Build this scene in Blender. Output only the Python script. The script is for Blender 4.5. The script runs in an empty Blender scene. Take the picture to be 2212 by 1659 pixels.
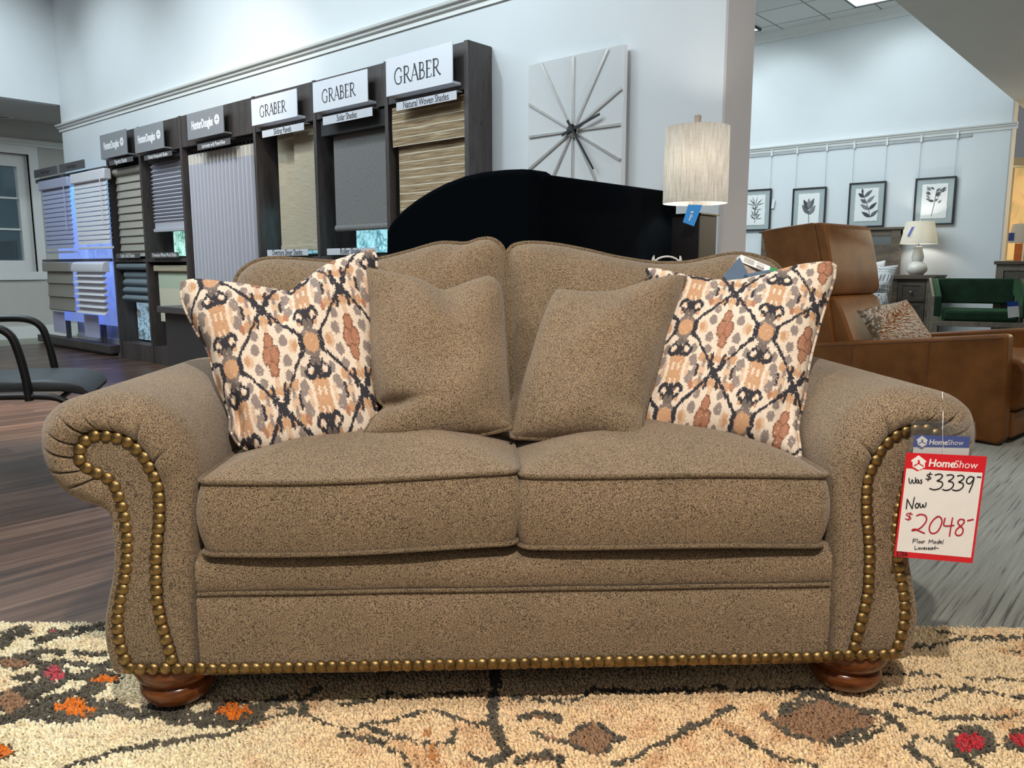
import bpy, bmesh, math, random
import numpy as np
from mathutils import Vector, Matrix

scene = bpy.context.scene
COL = scene.collection
random.seed(7)
rng = np.random.default_rng(7)
PI = math.pi

# ------------------------------------------------------------------ camera, world, lights, exposure
# Room axes: X runs along the long display wall, Y runs towards that wall, Z is up, metres.
FPX, CX, CY = 1699.3, 1106.0, 829.5
YAW, PITCH, CAMZ = math.radians(41.371), math.radians(-8.499), 0.905
RIGHT = Vector((math.cos(YAW), math.sin(YAW), 0))
HEAD = Vector((-math.sin(YAW), math.cos(YAW), 0))
ZAX = Vector((0, 0, 1))
FWD = HEAD * math.cos(PITCH) + ZAX * math.sin(PITCH)
UP = ZAX * math.cos(PITCH) - HEAD * math.sin(PITCH)
CAMPOS = Vector((0, 0, CAMZ))
cam = bpy.data.cameras.new('camera')
cam.sensor_width = 36.0
cam.lens = FPX / 2212.0 * 36.0
cam.clip_start = 0.02
cam.clip_end = 60
camo = bpy.data.objects.new('camera', cam)
COL.objects.link(camo)
camo.matrix_world = Matrix.Translation(CAMPOS) @ Matrix((RIGHT, UP, -FWD)).transposed().to_4x4()
scene.camera = camo

vs = scene.view_settings
vs.view_transform = 'Standard'
vs.look = 'None'
vs.gamma = 1
vs.use_curve_mapping = False
vs.exposure = 0.35
scene.cycles.use_denoising = True
scene.cycles.max_bounces = 6
scene.cycles.diffuse_bounces = 4
scene.cycles.glossy_bounces = 3
scene.cycles.transmission_bounces = 4
scene.cycles.caustics_reflective = False
scene.cycles.caustics_refractive = False
scene.cycles.sample_clamp_indirect = 5.0

world = bpy.data.worlds.new('world')
scene.world = world
world.use_nodes = True
bg = world.node_tree.nodes['Background']
bg.inputs[0].default_value = (0.93, 0.96, 1.0, 1)
bg.inputs[1].default_value = 0.12

COOL = (0.80, 0.93, 1.0)
WARM = (1.0, 0.89, 0.75)


def lamp(name, kind, loc, energy, color, target=None, **kw):
    l = bpy.data.lights.new(name, kind)
    l.energy = energy
    l.color = color
    for k, v in kw.items():
        setattr(l, k, v)
    o = bpy.data.objects.new(name, l)
    COL.objects.link(o)
    o.location = loc
    if target is not None:
        o.rotation_euler = (Vector(target) - Vector(loc)).to_track_quat('-Z', 'Y').to_euler()
    return o


# warm recessed spots of the low ceiling, over the rug and the loveseat
lamp('spot_lamp', 'SPOT', (0.22, -0.12, 2.62), 205, WARM, (-0.90, 1.05, 0.2), spot_size=1.7, spot_blend=0.8, shadow_soft_size=0.035)
lamp('spot_lamp', 'SPOT', (-1.45, -0.35, 2.62), 50, WARM, (-1.3, 0.7, 0.3), spot_size=1.6, spot_blend=0.8, shadow_soft_size=0.05)
lamp('spot_lamp', 'SPOT', (0.55, 1.0, 2.62), 45, WARM, (-0.2, 1.6, 0.3), spot_size=1.6, spot_blend=0.8, shadow_soft_size=0.05)
lamp('spot_lamp', 'SPOT', (0.3, 4.2, 2.62), 70, (1.0, 0.88, 0.72), (-0.6, 4.9, 0.3), spot_size=1.7, spot_blend=0.8, shadow_soft_size=0.06)
# cool wall washers of the two high rooms
for x in (-8.3, -6.1, -3.9):
    lamp('wall_wash_lamp', 'SPOT', (x, 1.7, 3.7), 70, COOL, (x, 3.5, 2.3), spot_size=1.5, spot_blend=0.9, shadow_soft_size=0.08)
for x in (-5.3, -4.35, -2.75):
    lamp('wall_wash_lamp', 'SPOT', (x, 9.2, 3.75), 14, COOL, (x, 10.2, 2.6), spot_size=1.6, spot_blend=0.7, shadow_soft_size=0.06)
lamp('spot_lamp', 'SPOT', (-4.6, 1.6, 3.7), 90, (1.0, 0.86, 0.70), (-5.9, 3.4, 2.0), spot_size=0.9, spot_blend=0.9, shadow_soft_size=0.08)
lamp('spot_lamp', 'SPOT', (-5.2, 1.3, 3.7), 750, (1.0, 0.78, 0.60), (-5.35, 1.65, 0.0), spot_size=0.5, spot_blend=0.8, shadow_soft_size=0.06)
lamp('wall_wash_lamp', 'SPOT', (-8.3, 2.2, 3.6), 60, COOL, (-9.76, 2.6, 2.9), spot_size=1.5, spot_blend=0.9, shadow_soft_size=0.08)
lamp('spot_lamp', 'SPOT', (0.9, 2.9, 2.62), 110, (0.96, 0.96, 1.0), (-1.78, 3.6, 1.3), spot_size=1.1, spot_blend=0.9, shadow_soft_size=0.08)  # unseen fill added to brighten the end face of the pier
lamp('wall_wash_lamp', 'SPOT', (-2.45, 1.8, 3.7), 60, COOL, (-2.35, 3.5, 1.9), spot_size=1.4, spot_blend=0.9, shadow_soft_size=0.08)
# ceiling light panels of the two high rooms, then an added fill
lamp('panel_lamp', 'AREA', (-5.5, 0.6, 3.78), 170, COOL, (-5.5, 0.6, 0), shape='RECTANGLE', size=5.0, size_y=2.4)
lamp('panel_lamp', 'AREA', (-4.5, 6.8, 3.78), 170, COOL, (-4.5, 6.8, 0), shape='RECTANGLE', size=4.0, size_y=2.4)
lamp('panel_lamp', 'AREA', (0.6, -1.6, 2.62), 10, (1.0, 0.93, 0.85), (-0.6, 0.4, 0.4), shape='RECTANGLE', size=2.4, size_y=1.6)  # soft fill added behind the camera, not a ceiling panel


# ------------------------------------------------------------------ pixel to place helpers
def ray(px, py):
    return FWD + RIGHT * ((px - CX) / FPX) - UP * ((py - CY) / FPX)


def at_v(px, py, v):
    r = ray(px, py)
    return CAMPOS + r * (v / r.y)


def at_u(px, py, u):
    r = ray(px, py)
    return CAMPOS + r * (u / r.x)


def at_z(px, py, z):
    r = ray(px, py)
    return CAMPOS + r * ((z - CAMZ) / r.z)


def at_depth(px, py, d):
    r = ray(px, py)
    return CAMPOS + r * (d / r.dot(HEAD))


SA = YAW + math.radians(2.205)
SD = Vector((math.cos(SA), math.sin(SA), 0))
SN = Vector((-math.sin(SA), math.cos(SA), 0))
SO = SD * 0.0705 + SN * 1.4758


def ps(px, py, y0=0.0, slope=0.0, zref=0.52):
    """pixel -> loveseat local point on the plane y = y0 + slope*(z-zref)"""
    r = ray(px, py)
    # (C + t r - SO).SN = y0 + slope*(CAMZ + t r.z - zref)
    num = y0 + slope * (CAMZ - zref) + SO.dot(SN)
    t = num / (r.dot(SN) - slope * r.z)
    p = CAMPOS + r * t
    q = p - SO
    return Vector((q.dot(SD), q.dot(SN), p.z))


# ------------------------------------------------------------------ mesh helpers
class MB:
    def __init__(self):
        self.v = []
        self.f = []
        self.mi = []

    def add(self, vs, fs, mi=0):
        n = len(self.v)
        self.v.extend([tuple(p) for p in vs])
        for f in fs:
            self.f.append(tuple(i + n for i in f))
            self.mi.append(mi)
        return self

    def box(self, x0, x1, y0, y1, z0, z1, mi=0):
        vs = [(x, y, z) for z in (z0, z1) for y in (y0, y1) for x in (x0, x1)]
        return self.add(vs, [(0, 2, 3, 1), (4, 5, 7, 6), (0, 1, 5, 4), (2, 6, 7, 3), (0, 4, 6, 2), (1, 3, 7, 5)], mi)

    def obox(self, c, ax, ay, az, mi=0):
        c, ax, ay, az = Vector(c), Vector(ax), Vector(ay), Vector(az)
        vs = [c + ax * i + ay * j + az * k for k in (-1, 1) for j in (-1, 1) for i in (-1, 1)]
        return self.add(vs, [(0, 2, 3, 1), (4, 5, 7, 6), (0, 1, 5, 4), (2, 6, 7, 3), (0, 4, 6, 2), (1, 3, 7, 5)], mi)

    def loops(self, L, closed=True, cap0=False, cap1=False, mi=0, flip=False):
        """bridge a list of equal length loops"""
        n = len(L[0])
        vs = [p for l in L for p in l]
        fs = []
        m = n if closed else n - 1
        for k in range(len(L) - 1):
            for i in range(m):
                j = (i + 1) % n
                q = (k * n + i, k * n + j, (k + 1) * n + j, (k + 1) * n + i)
                fs.append(q[::-1] if flip else q)
        if cap0:
            q = tuple(range(n))
            fs.append(q if flip else q[::-1])
        if cap1:
            q = tuple((len(L) - 1) * n + i for i in range(n))
            fs.append(q[::-1] if flip else q)
        return self.add(vs, fs, mi)

    def tube(self, pts, r, n=8, closed=False, mi=0, flat=1.0):
        pts = [Vector(p) for p in pts]
        m = len(pts)
        L = []
        prev = None
        for i, p in enumerate(pts):
            a = pts[(i - 1) % m] if (closed or i > 0) else p
            b = pts[(i + 1) % m] if (closed or i < m - 1) else p
            t = (b - a)
            if t.length < 1e-9:
                t = Vector((0, 0, 1))
            t.normalize()
            if prev is None:
                ref = Vector((0, 0, 1)) if abs(t.z) < 0.9 else Vector((1, 0, 0))
                x = t.cross(ref).normalized()
            else:
                x = (prev - t * prev.dot(t))
                x = x.normalized() if x.length > 1e-6 else t.orthogonal().normalized()
            prev = x
            y = t.cross(x)
            rr = r[i] if hasattr(r, '__len__') else r
            L.append([p + x * (rr * math.cos(2 * PI * k / n)) + y * (rr * flat * math.sin(2 * PI * k / n)) for k in range(n)])
        if closed:
            L.append(L[0])
            return self.loops(L, True, mi=mi)
        return self.loops(L, True, True, True, mi=mi)

    def lathe(self, prof, n=32, c=(0, 0, 0), mi=0):
        L = []
        for r, z in prof:
            r = max(r, 1e-4)
            L.append([(c[0] + r * math.cos(2 * PI * k / n), c[1] + r * math.sin(2 * PI * k / n), c[2] + z) for k in range(n)])
        return self.loops(L, True, True, True, mi=mi)

    def prism(self, poly, d0, d1, axis='y', mi=0):
        """poly in the two other axes (x,z for y; y,z for x; x,y for z)"""
        def mk(a, b, d):
            return {'y': (a, d, b), 'x': (d, a, b), 'z': (a, b, d)}[axis]
        n = len(poly)
        vs = [mk(a, b, d0) for a, b in poly] + [mk(a, b, d1) for a, b in poly]
        fs = [tuple(range(n))[::-1], tuple(range(n, 2 * n))] + [(i, (i + 1) % n, n + (i + 1) % n, n + i) for i in range(n)]
        return self.add(vs, fs, mi)

    def sheet(self, prof, x0, x1, th=0.003, mi=0, nx=1):
        """a (y,z) profile swept along x, given a thickness towards +y"""
        P = [(x0 + (x1 - x0) * k / nx) for k in range(nx + 1)]
        F = [[(x, y, z) for x in P] for y, z in prof]
        B = [[(x, y + th, z) for x in P] for y, z in prof]
        m = len(prof)
        n = nx + 1
        vs = [p for l in F for p in l] + [p for l in B for p in l]
        o = m * n
        fs = []
        for k in range(m - 1):
            for i in range(nx):
                a, b, c, d = k * n + i, k * n + i + 1, (k + 1) * n + i + 1, (k + 1) * n + i
                fs.append((a, d, c, b))
                fs.append((o + a, o + b, o + c, o + d))
            a, d = k * n, (k + 1) * n
            fs.append((a, o + a, o + d, d))
            a, d = k * n + nx, (k + 1) * n + nx
            fs.append((a, d, o + d, o + a))
        for i in range(nx):
            fs.append((i, i + 1, o + i + 1, o + i))
            a = (m - 1) * n + i
            fs.append((a, o + a, o + a + 1, a + 1))
        return self.add(vs, fs, mi)

    def build(self, name, mat, parent=None, bevel=0, seg=2, smooth=40, loc=None, rot=None, recalc=True):
        me = bpy.data.meshes.new(name)
        me.from_pydata(self.v, [], self.f)
        mats = mat if isinstance(mat, (list, tuple)) else [mat]
        for m in mats:
            me.materials.append(m)
        if len(mats) > 1:
            me.polygons.foreach_set('material_index', self.mi)
        if recalc:
            bm = bmesh.new()
            bm.from_mesh(me)
            bmesh.ops.recalc_face_normals(bm, faces=bm.faces)
            bm.to_mesh(me)
            bm.free()
        if smooth:
            me.polygons.foreach_set('use_smooth', [True] * len(me.polygons))
            me.set_sharp_from_angle(angle=math.radians(smooth))
        me.update()
        return link(name, me, parent, bevel, seg, loc, rot)


def link(name, me, parent=None, bevel=0, seg=2, loc=None, rot=None):
    o = bpy.data.objects.new(name, me)
    COL.objects.link(o)
    if parent is not None:
        o.parent = parent
    if loc is not None:
        o.location = loc
    if rot is not None:
        o.rotation_euler = rot
    if bevel:
        b = o.modifiers.new('bevel', 'BEVEL')
        b.width = bevel
        b.segments = seg
        b.limit_method = 'ANGLE'
        b.angle_limit = math.radians(35)
    return o


def tag(o, label, cat, group=None, kind=None):
    o['label'] = label
    o['category'] = cat
    if group:
        o['group'] = group
    if kind:
        o['kind'] = kind
    return o


def thing(name, label, cat, loc=(0, 0, 0), rz=0.0, group=None):
    o = bpy.data.objects.new(name, None)
    o.empty_display_size = 0.1
    COL.objects.link(o)
    o.location = loc
    o.rotation_euler = (0, 0, rz)
    return tag(o, label, cat, group)


def struct(o):
    o['kind'] = 'structure'
    return o


def copy_of(o, parent=None, loc=None, rot=None):
    c = o.copy()
    COL.objects.link(c)
    if parent is not None:
        c.parent = parent
    if loc is not None:
        c.location = loc
    if rot is not None:
        c.rotation_euler = rot
    return c


def catmull(pts, n, closed=False):
    P = np.array([tuple(p) for p in pts], float)
    m = len(P)
    d = np.linalg.norm(np.diff(np.vstack([P, P[:1]]) if closed else P, axis=0), axis=1)
    d = np.maximum(np.sqrt(d), 1e-6)
    s = np.concatenate([[0], np.cumsum(d)])
    out = []
    T = np.linspace(0, s[-1], n, endpoint=not closed)

    def g(i):
        if closed:
            return P[i % m]
        if i < 0:
            return 2 * P[0] - P[1]
        if i >= m:
            return 2 * P[-1] - P[-2]
        return P[i]
    segs = m if closed else m - 1
    for t in T:
        k = min(int(np.searchsorted(s, t, side='right') - 1), segs - 1)
        u = (t - s[k]) / (s[k + 1] - s[k])
        p0, p1, p2, p3 = g(k - 1), g(k), g(k + 1), g(k + 2)
        out.append(0.5 * ((2 * p1) + (-p0 + p2) * u + (2 * p0 - 5 * p1 + 4 * p2 - p3) * u * u + (-p0 + 3 * p1 - 3 * p2 + p3) * u ** 3))
    return np.array(out)


def catmull_arc(pts, n, closed=False):
    """catmull resampled at even arc length"""
    Q = catmull(pts, max(n * 6, 200), closed)
    if closed:
        Q = np.vstack([Q, Q[:1]])
    d = np.concatenate([[0], np.cumsum(np.linalg.norm(np.diff(Q, axis=0), axis=1))])
    T = np.linspace(0, d[-1], n, endpoint=not closed)
    return np.stack([np.interp(T, d, Q[:, k]) for k in range(Q.shape[1])], axis=1)


def rrect(w, d, r, n=24):
    """rounded rectangle centred at the origin, list of (x,y), ccw, even spacing per side"""
    out = []
    m = max(4, n // 6)
    for cx, cy, a0 in ((w - r, d - r, 0), (-w + r, d - r, 90), (-w + r, -d + r, 180), (w - r, -d + r, 270)):
        for k in range(m + 1):
            a = math.radians(a0 + 90 * k / m)
            out.append((cx + r * math.cos(a), cy + r * math.sin(a)))
        nx = {0: (-w + r, d), 90: (-w, -d + r), 180: (w - r, -d), 270: (w, d - r)}[a0]
        lx, ly = out[-1]
        for k in range(1, n):
            out.append((lx + (nx[0] - lx) * k / n, ly + (nx[1] - ly) * k / n))
    return out


# ------------------------------------------------------------------ material helpers
def srgb(r, g, b):
    return tuple((c / 255 / 12.92) if c / 255 <= 0.04045 else ((c / 255 + 0.055) / 1.055) ** 2.4 for c in (r, g, b)) + (1,)


class NT:
    def __init__(self, name, rough=0.6, metal=0.0, spec=0.5):
        self.m = bpy.data.materials.new(name)
        self.m.use_nodes = True
        self.t = self.m.node_tree
        self.b = self.t.nodes['Principled BSDF']
        self.b.inputs['Roughness'].default_value = rough
        self.b.inputs['Metallic'].default_value = metal
        self.b.inputs['Specular IOR Level'].default_value = spec

    def n(self, typ, **kw):
        nd = self.t.nodes.new(typ)
        for k, v in kw.items():
            if k.startswith('i_'):
                key = k[2:]
                key = int(key) if key.isdigit() else key.replace('_', ' ')
                nd.inputs[key].default_value = v
            else:
                setattr(nd, k, v)
        return nd

    def l(self, a, b):
        self.t.links.new(a, b)

    def coord(self, scale=(1, 1, 1), rot=(0, 0, 0), kind='Object'):
        tc = self.n('ShaderNodeTexCoord')
        mp = self.n('ShaderNodeMapping')
        mp.inputs['Scale'].default_value = scale
        mp.inputs['Rotation'].default_value = rot
        self.l(tc.outputs[kind], mp.inputs[0])
        return mp.outputs[0]

    def noise(self, vec, scale, detail=3, rough=0.5, dist=0.0):
        nd = self.n('ShaderNodeTexNoise', i_Scale=scale, i_Detail=detail, i_Roughness=rough, i_Distortion=dist)
        self.l(vec, nd.inputs['Vector'])
        return nd.outputs['Fac']

    def ramp(self, fac, stops, interp='LINEAR'):
        r = self.n('ShaderNodeValToRGB')
        r.color_ramp.interpolation = interp
        e = r.color_ramp.elements
        while len(e) < len(stops):
            e.new(0.5)
        for el, (p, c) in zip(e, stops):
            el.position = p
            el.color = c if len(c) == 4 else tuple(c) + (1,)
        self.l(fac, r.inputs[0])
        return r.outputs[0]

    def mix(self, fac, a, b, mode='MIX'):
        m = self.n('ShaderNodeMix', data_type='RGBA', blend_type=mode)
        for src, idx in ((fac, 0), (a, 6), (b, 7)):
            if isinstance(src, (int, float)):
                m.inputs[idx].default_value = src
            elif isinstance(src, tuple):
                m.inputs[idx].default_value = src if len(src) == 4 else src + (1,)
            else:
                self.l(src, m.inputs[idx])
        return m.outputs[2]

    def math(self, op, a, b=None, c=None):
        m = self.n('ShaderNodeMath', operation=op)
        for i, s in enumerate((a, b, c)):
            if s is None:
                continue
            if isinstance(s, (int, float)):
                m.inputs[i].default_value = s
            else:
                self.l(s, m.inputs[i])
        return m.outputs[0]

    def color(self, src):
        if isinstance(src, tuple):
            self.b.inputs['Base Color'].default_value = src if len(src) == 4 else src + (1,)
        else:
            self.l(src, self.b.inputs['Base Color'])
        return self

    def bump(self, h, strength=0.3, dist=0.002):
        b = self.n('ShaderNodeBump', i_Strength=strength, i_Distance=dist)
        self.l(h, b.inputs['Height'])
        self.l(b.outputs[0], self.b.inputs['Normal'])
        return self


def plain(name, col, rough=0.6, metal=0.0, spec=0.5, var=0.06, scale=30, bump=0.0):
    k = NT(name, rough, metal, spec)
    vec = k.coord()
    nz = k.noise(vec, scale, 4)
    c2 = tuple(max(0, c * (1 - var)) for c in col[:3]) + (1,)
    c1 = tuple(min(1, c * (1 + var)) for c in col[:3]) + (1,)
    k.color(k.ramp(nz, [(0.3, c2), (0.7, c1)]))
    if bump:
        k.bump(nz, bump)
    return k.m


def emit(name, col, strength):
    k = NT(name, 0.6)
    k.color((col[0] * 0.5, col[1] * 0.5, col[2] * 0.5))
    k.b.inputs['Emission Color'].default_value = tuple(col[:3]) + (1,)
    k.b.inputs['Emission Strength'].default_value = strength
    return k.m


def woodmat(name, dark, light, scale=(1, 1, 1), rough=0.45, stretch=12, nscale=6):
    k = NT(name, rough)
    vec = k.coord(scale)
    n1 = k.noise(vec, nscale, 6, 0.65, 0.6)
    n2 = k.noise(vec, nscale * 6, 3, 0.5, 0.2)
    f = k.math('MULTIPLY_ADD', n2, 0.35, k.math('MULTIPLY', n1, 0.65))
    k.color(k.ramp(f, [(0.33, dark), (0.66, light)]))
    k.bump(f, 0.08)
    return k.m


def fabric(name, dark, mid, light, scale=420, bump=0.5, rough=0.95, sheen=0.25, big=0.0):
    k = NT(name, rough, 0, 0.15)
    vec = k.coord()
    v1 = k.n('ShaderNodeTexVoronoi', i_Scale=scale)
    wob = k.noise(vec, scale * 0.45, 2, 0.6)
    k.l(vec, v1.inputs['Vector'])
    f = k.math('ADD', k.math('MULTIPLY', wob, 0.75), k.math('MULTIPLY', v1.outputs['Distance'], 0.35))
    c = k.ramp(f, [(0.41, dark), (0.5, mid), (0.60, light)])
    lo = k.noise(vec, 6, 3)
    c = k.mix(1.0, c, k.ramp(lo, [(0.3, (0.90, 0.90, 0.90)), (0.7, (1.08, 1.06, 1.04))]), 'MULTIPLY')
    k.color(c)
    k.bump(f, bump, 0.0018)
    k.b.inputs['Sheen Weight'].default_value = sheen
    k.b.inputs['Sheen Roughness'].default_value = 0.5
    return k.m


# ------------------------------------------------------------------ lettering helpers
def text_mesh(s, size, sx=1.0, shear=0.0, offset=0.0, extrude=0.0004, align='CENTER'):
    cu = bpy.data.curves.new('t', 'FONT')
    cu.body = s
    cu.size = size
    cu.shear = shear
    cu.offset = offset
    cu.extrude = extrude
    cu.resolution_u = 4
    cu.align_x = align
    cu.align_y = 'CENTER'
    o = bpy.data.objects.new('t', cu)
    COL.objects.link(o)
    dg = bpy.context.evaluated_depsgraph_get()
    me = bpy.data.meshes.new_from_object(o.evaluated_get(dg))
    bpy.data.objects.remove(o)
    if sx != 1.0:
        me.transform(Matrix.Diagonal((sx, 1, 1, 1)))
    return me


def put_text(name, parent, mat, s, size, loc, rot=(PI / 2, 0, 0), **kw):
    me = text_mesh(s, size, **kw)
    me.materials.clear()
    me.materials.append(mat)
    return link(name, me, parent, loc=loc, rot=rot)


def strokes_mesh(polys, z=0.0, th=0.0005):
    """flat round-ended ribbons; polys = [(points, width)] in the xy plane"""
    mb = MB()
    for i, (pts, w) in enumerate(polys):
        Q = catmull_arc([(p[0], p[1], 0) for p in pts], max(6, len(pts) * 5)) if len(pts) > 2 else np.array([(p[0], p[1], 0) for p in pts], float)
        L = []
        m = len(Q)
        for k in range(m):
            t = Q[min(k + 1, m - 1)] - Q[max(k - 1, 0)]
            t = t / (np.linalg.norm(t) + 1e-9)
            nn = np.array([-t[1], t[0], 0])
            ww = (w[0] + (w[1] - w[0]) * k / (m - 1)) if isinstance(w, tuple) else w
            zz = z + i * 1e-5
            e = t * (ww * 0.3) * (-1 if k == 0 else (1 if k == m - 1 else 0))
            a, b = Q[k] - nn * ww / 2 + e, Q[k] + nn * ww / 2 + e
            L.append([(a[0], a[1], zz), (b[0], b[1], zz), (b[0], b[1], zz + th), (a[0], a[1], zz + th)])
        mb.loops(L, True, True, True)
    return mb

# ------------------------------------------------------------------ materials used by several things
M = {}
M['sofa'] = fabric('chenille_brown', srgb(27, 21, 17), srgb(82, 69, 56), srgb(158, 139, 115), 1050, 0.6)
M['sofa_pipe'] = fabric('chenille_piping', srgb(36, 29, 23), srgb(78, 66, 52), srgb(132, 116, 94), 900, 0.4)
k = NT('antique_brass', 0.42, 1.0)
k.color(k.ramp(k.noise(k.coord(), 60, 4, 0.6), [(0.35, srgb(112, 93, 60)), (0.65, srgb(156, 132, 90))]))
k.bump(k.noise(k.coord(), 260, 2), 0.12, 0.001)
M['brass'] = k.m
M['foot'] = woodmat('stained_wood', srgb(66, 34, 15), srgb(138, 78, 36), (1, 1, 3), 0.22)
M['black_metal'] = plain('black_metal', srgb(24, 25, 27), 0.4, 0.0, 0.5)
M['white_paint'] = plain('white_paint', srgb(226, 227, 224), 0.5, var=0.02)
M['white_paper'] = plain('white_paper', srgb(236, 236, 238), 0.5, var=0.02)
M['ink'] = plain('black_ink', srgb(28, 28, 34), 0.5)
M['red_ink'] = plain('red_ink', srgb(176, 30, 52), 0.5)
M['chrome'] = plain('chrome', srgb(225, 222, 215), 0.12, 1.0)
M['dark_wood'] = woodmat('dark_laminate', srgb(50, 45, 44), srgb(84, 76, 74), (2.2, 2.2, 0.35), 0.5)


def colmat(name, rough=0.9, scale=600, bump=0.4):
    kk = NT(name, rough, 0, 0.15)
    at = kk.n('ShaderNodeAttribute', attribute_name='Col')
    nz = kk.noise(kk.coord(), scale, 2, 0.6)
    kk.color(kk.mix(1.0, at.outputs['Color'], kk.ramp(nz, [(0.3, (0.78, 0.78, 0.78)), (0.7, (1.15, 1.15, 1.15))]), 'MULTIPLY'))
    kk.bump(nz, bump, 0.0015)
    return kk.m


def set_col(me, cols):
    a = me.color_attributes.new('Col', 'FLOAT_COLOR', 'POINT')
    c = np.ones((len(cols), 4), np.float32)
    c[:, :3] = cols
    a.data.foreach_set('color', c.ravel())


# ------------------------------------------------------------------ loveseat
SEAT = thing('loveseat', 'tan brown chenille loveseat with rolled arms and brass nailhead trim on the shaggy rug', 'loveseat', SO, SA)

ARM = [((268, 1444), (276, 1442)), ((252, 1400), (261, 1400)), ((244, 1340), (250, 1340)), ((252, 1275), (260, 1275)),
       ((262, 1225), (268, 1225)), ((264, 1180), (270, 1180)), ((260, 1135), (267, 1135)), ((248, 1096), (256, 1090)),
       ((205, 1083), (243, 1056)), ((160, 1066), (222, 1035)), ((125, 1032), (195, 1022)), ((104, 985), (168, 1005)),
       ((97, 935), (163, 975)), ((108, 893), (175, 948)), ((142, 866), (200, 932)), ((190, 850), (232, 932)),
       ((240, 844), (258, 937)), ((300, 848), (284, 949)), ((350, 868), (305, 968)), ((395, 905), (325, 995)),
       ((425, 955), (341, 1025)), ((440, 1015), (352, 1070)), ((442, 1100), (352, 1140)), ((442, 1210), (346, 1208)),
       ((443, 1300), (348, 1275)), ((443, 1370), (357, 1338)), ((443, 1440), (382, 1420)), ((400, 1446), (378, 1443)),
       ((330, 1447), (320, 1443))]
NARM = 406


def arm_mesh(side):
    F0 = [ps(a[0], a[1], 0.05) for a, b in ARM]
    Q0 = [ps(b[0], b[1], 0.0) for a, b in ARM]
    F0 = np.array([(p.x, max(p.z, 0.1105)) for p in F0])
    Q0 = np.array([(p.x, max(p.z, 0.113)) for p in Q0])
    both = np.hstack([F0, Q0])
    # parameterise both outlines by the same landmark parameter
    n = len(ARM)
    per = NARM // n
    S = []
    for i in range(n):
        p = [both[(i + d) % n] for d in (-1, 0, 1, 2)]
        for kk in range(per):
            u = kk / per
            S.append(0.5 * ((2 * p[1]) + (-p[0] + p[2]) * u + (2 * p[0] - 5 * p[1] + 4 * p[2] - p[3]) * u * u + (-p[0] + 3 * p[1] - 3 * p[2] + p[3]) * u ** 3))
    S = np.array(S)
    N = len(S)
    Fx, Qx = S[:, :2], S[:, 2:]
    idx = np.arange(N) / per
    creases = [(10.4, 1.0, 0.20), (11.5, 0.9, 0.16), (12.4, 0.8, 0.14), (13.5, 1.0, 0.2), (9.3, 1.0, 0.2), (17.6, 1.0, 0.2), (19.3, 0.7, 0.2), (15.8, 0.5, 0.15), (14.6, 0.5, 0.15)]
    L = []
    c = Qx.mean(axis=0)
    for s in (0.05, 0.4, 0.75, 0.93):
        L.append([(p[0], -0.004 * (1 - s ** 3), p[1]) for p in (c + (Qx - c) * s)])
    K = 16
    for t in np.linspace(0, 1, K):
        row = []
        for i in range(N):
            ii = idx[i]
            roll = 1.0 if 8 <= ii <= 20 else max(0.0, 1 - min(abs(ii - 8), abs(ii - 20)) / 2.0)
            tt = t ** 0.8
            yr = 0.05 * (1 - math.sqrt(max(0, 1 - tt ** 2.6))) - 0.020 * math.sin(PI * t ** 0.8) * roll
            yf = 0.05 * (1 - math.sqrt(max(0, 1 - t ** 6))) - 0.004 * math.sin(PI * t)
            y = yr * roll + yf * (1 - roll)
            if t == 0:
                y += 0.004
            p = Qx[i] + (Fx[i] - Qx[i]) * t
            for ic, dep, w in creases:
                g = math.exp(-((ii - ic - 0.25 * t) / w * 2.4) ** 2) * math.exp(-(t / 0.62) ** 4)
                y += 0.011 * dep * g
            row.append((p[0], y, p[1]))
        L.append(row)
    for y in (0.07, 0.12, 0.25, 0.45, 0.62):
        L.append([(p[0], y, p[1]) for p in Fx])
    mb = MB()
    if side > 0:
        L = [[(-x, y, z) for x, y, z in l] for l in L]
    mb.loops(L, True, True, True)
    return mb


arm_mesh(-1).build('arm', M['sofa'], SEAT, smooth=60)
arm_mesh(1).build('arm', M['sofa'], SEAT, smooth=60)

# front rail, welt and the fabric base under the seat
prof = [(0.012, 0.100), (0.002, 0.106), (0.000, 0.14), (-0.002, 0.20), (0.000, 0.262), (0.008, 0.273), (0.002, 0.284), (0.000, 0.31), (0.004, 0.335), (0.03, 0.352), (0.10, 0.356), (0.60, 0.356), (0.60, 0.100)]
mb = MB()
L = []
for x in np.linspace(-0.628, 0.628, 60):
    L.append([(x, y + (0.0015 * math.sin(x * 23) if z < 0.34 and y < 0.02 else 0), z) for y, z in prof])
mb.loops(L, True, True, True)
mb.build('front_rail', M['sofa'], SEAT, smooth=50)
mb = MB()
mb.tube([(x, 0.001 + 0.001 * math.sin(x * 21), 0.274) for x in np.linspace(-0.626, 0.626, 50)], 0.0042, 8)
mb.build('rail_welt', M['sofa_pipe'], SEAT)

# back frame behind the cushions
bf = catmull_arc([(-0.86, 0, 0.10), (-0.86, 0, 0.42), (-0.80, 0, 0.66), (-0.68, 0, 0.84), (-0.45, 0, 0.87), (0, 0, 0.90), (0.45, 0, 0.87), (0.68, 0, 0.84), (0.80, 0, 0.66), (0.86, 0, 0.42), (0.86, 0, 0.10)], 80)
L = []
for y, s, tl in ((0.58, 0.97, 0), (0.60, 1.0, 0), (0.78, 1.0, 0), (0.80, 0.97, 0)):
    L.append([(x * (0.9 + 0.1 * s), y + 0.26 * max(0, z - 0.4), 0.1 + (z - 0.1) * s) for x, _, z in bf])
MB().loops(L, True, True, True).build('back_frame', M['sofa'], SEAT, smooth=50)


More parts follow.
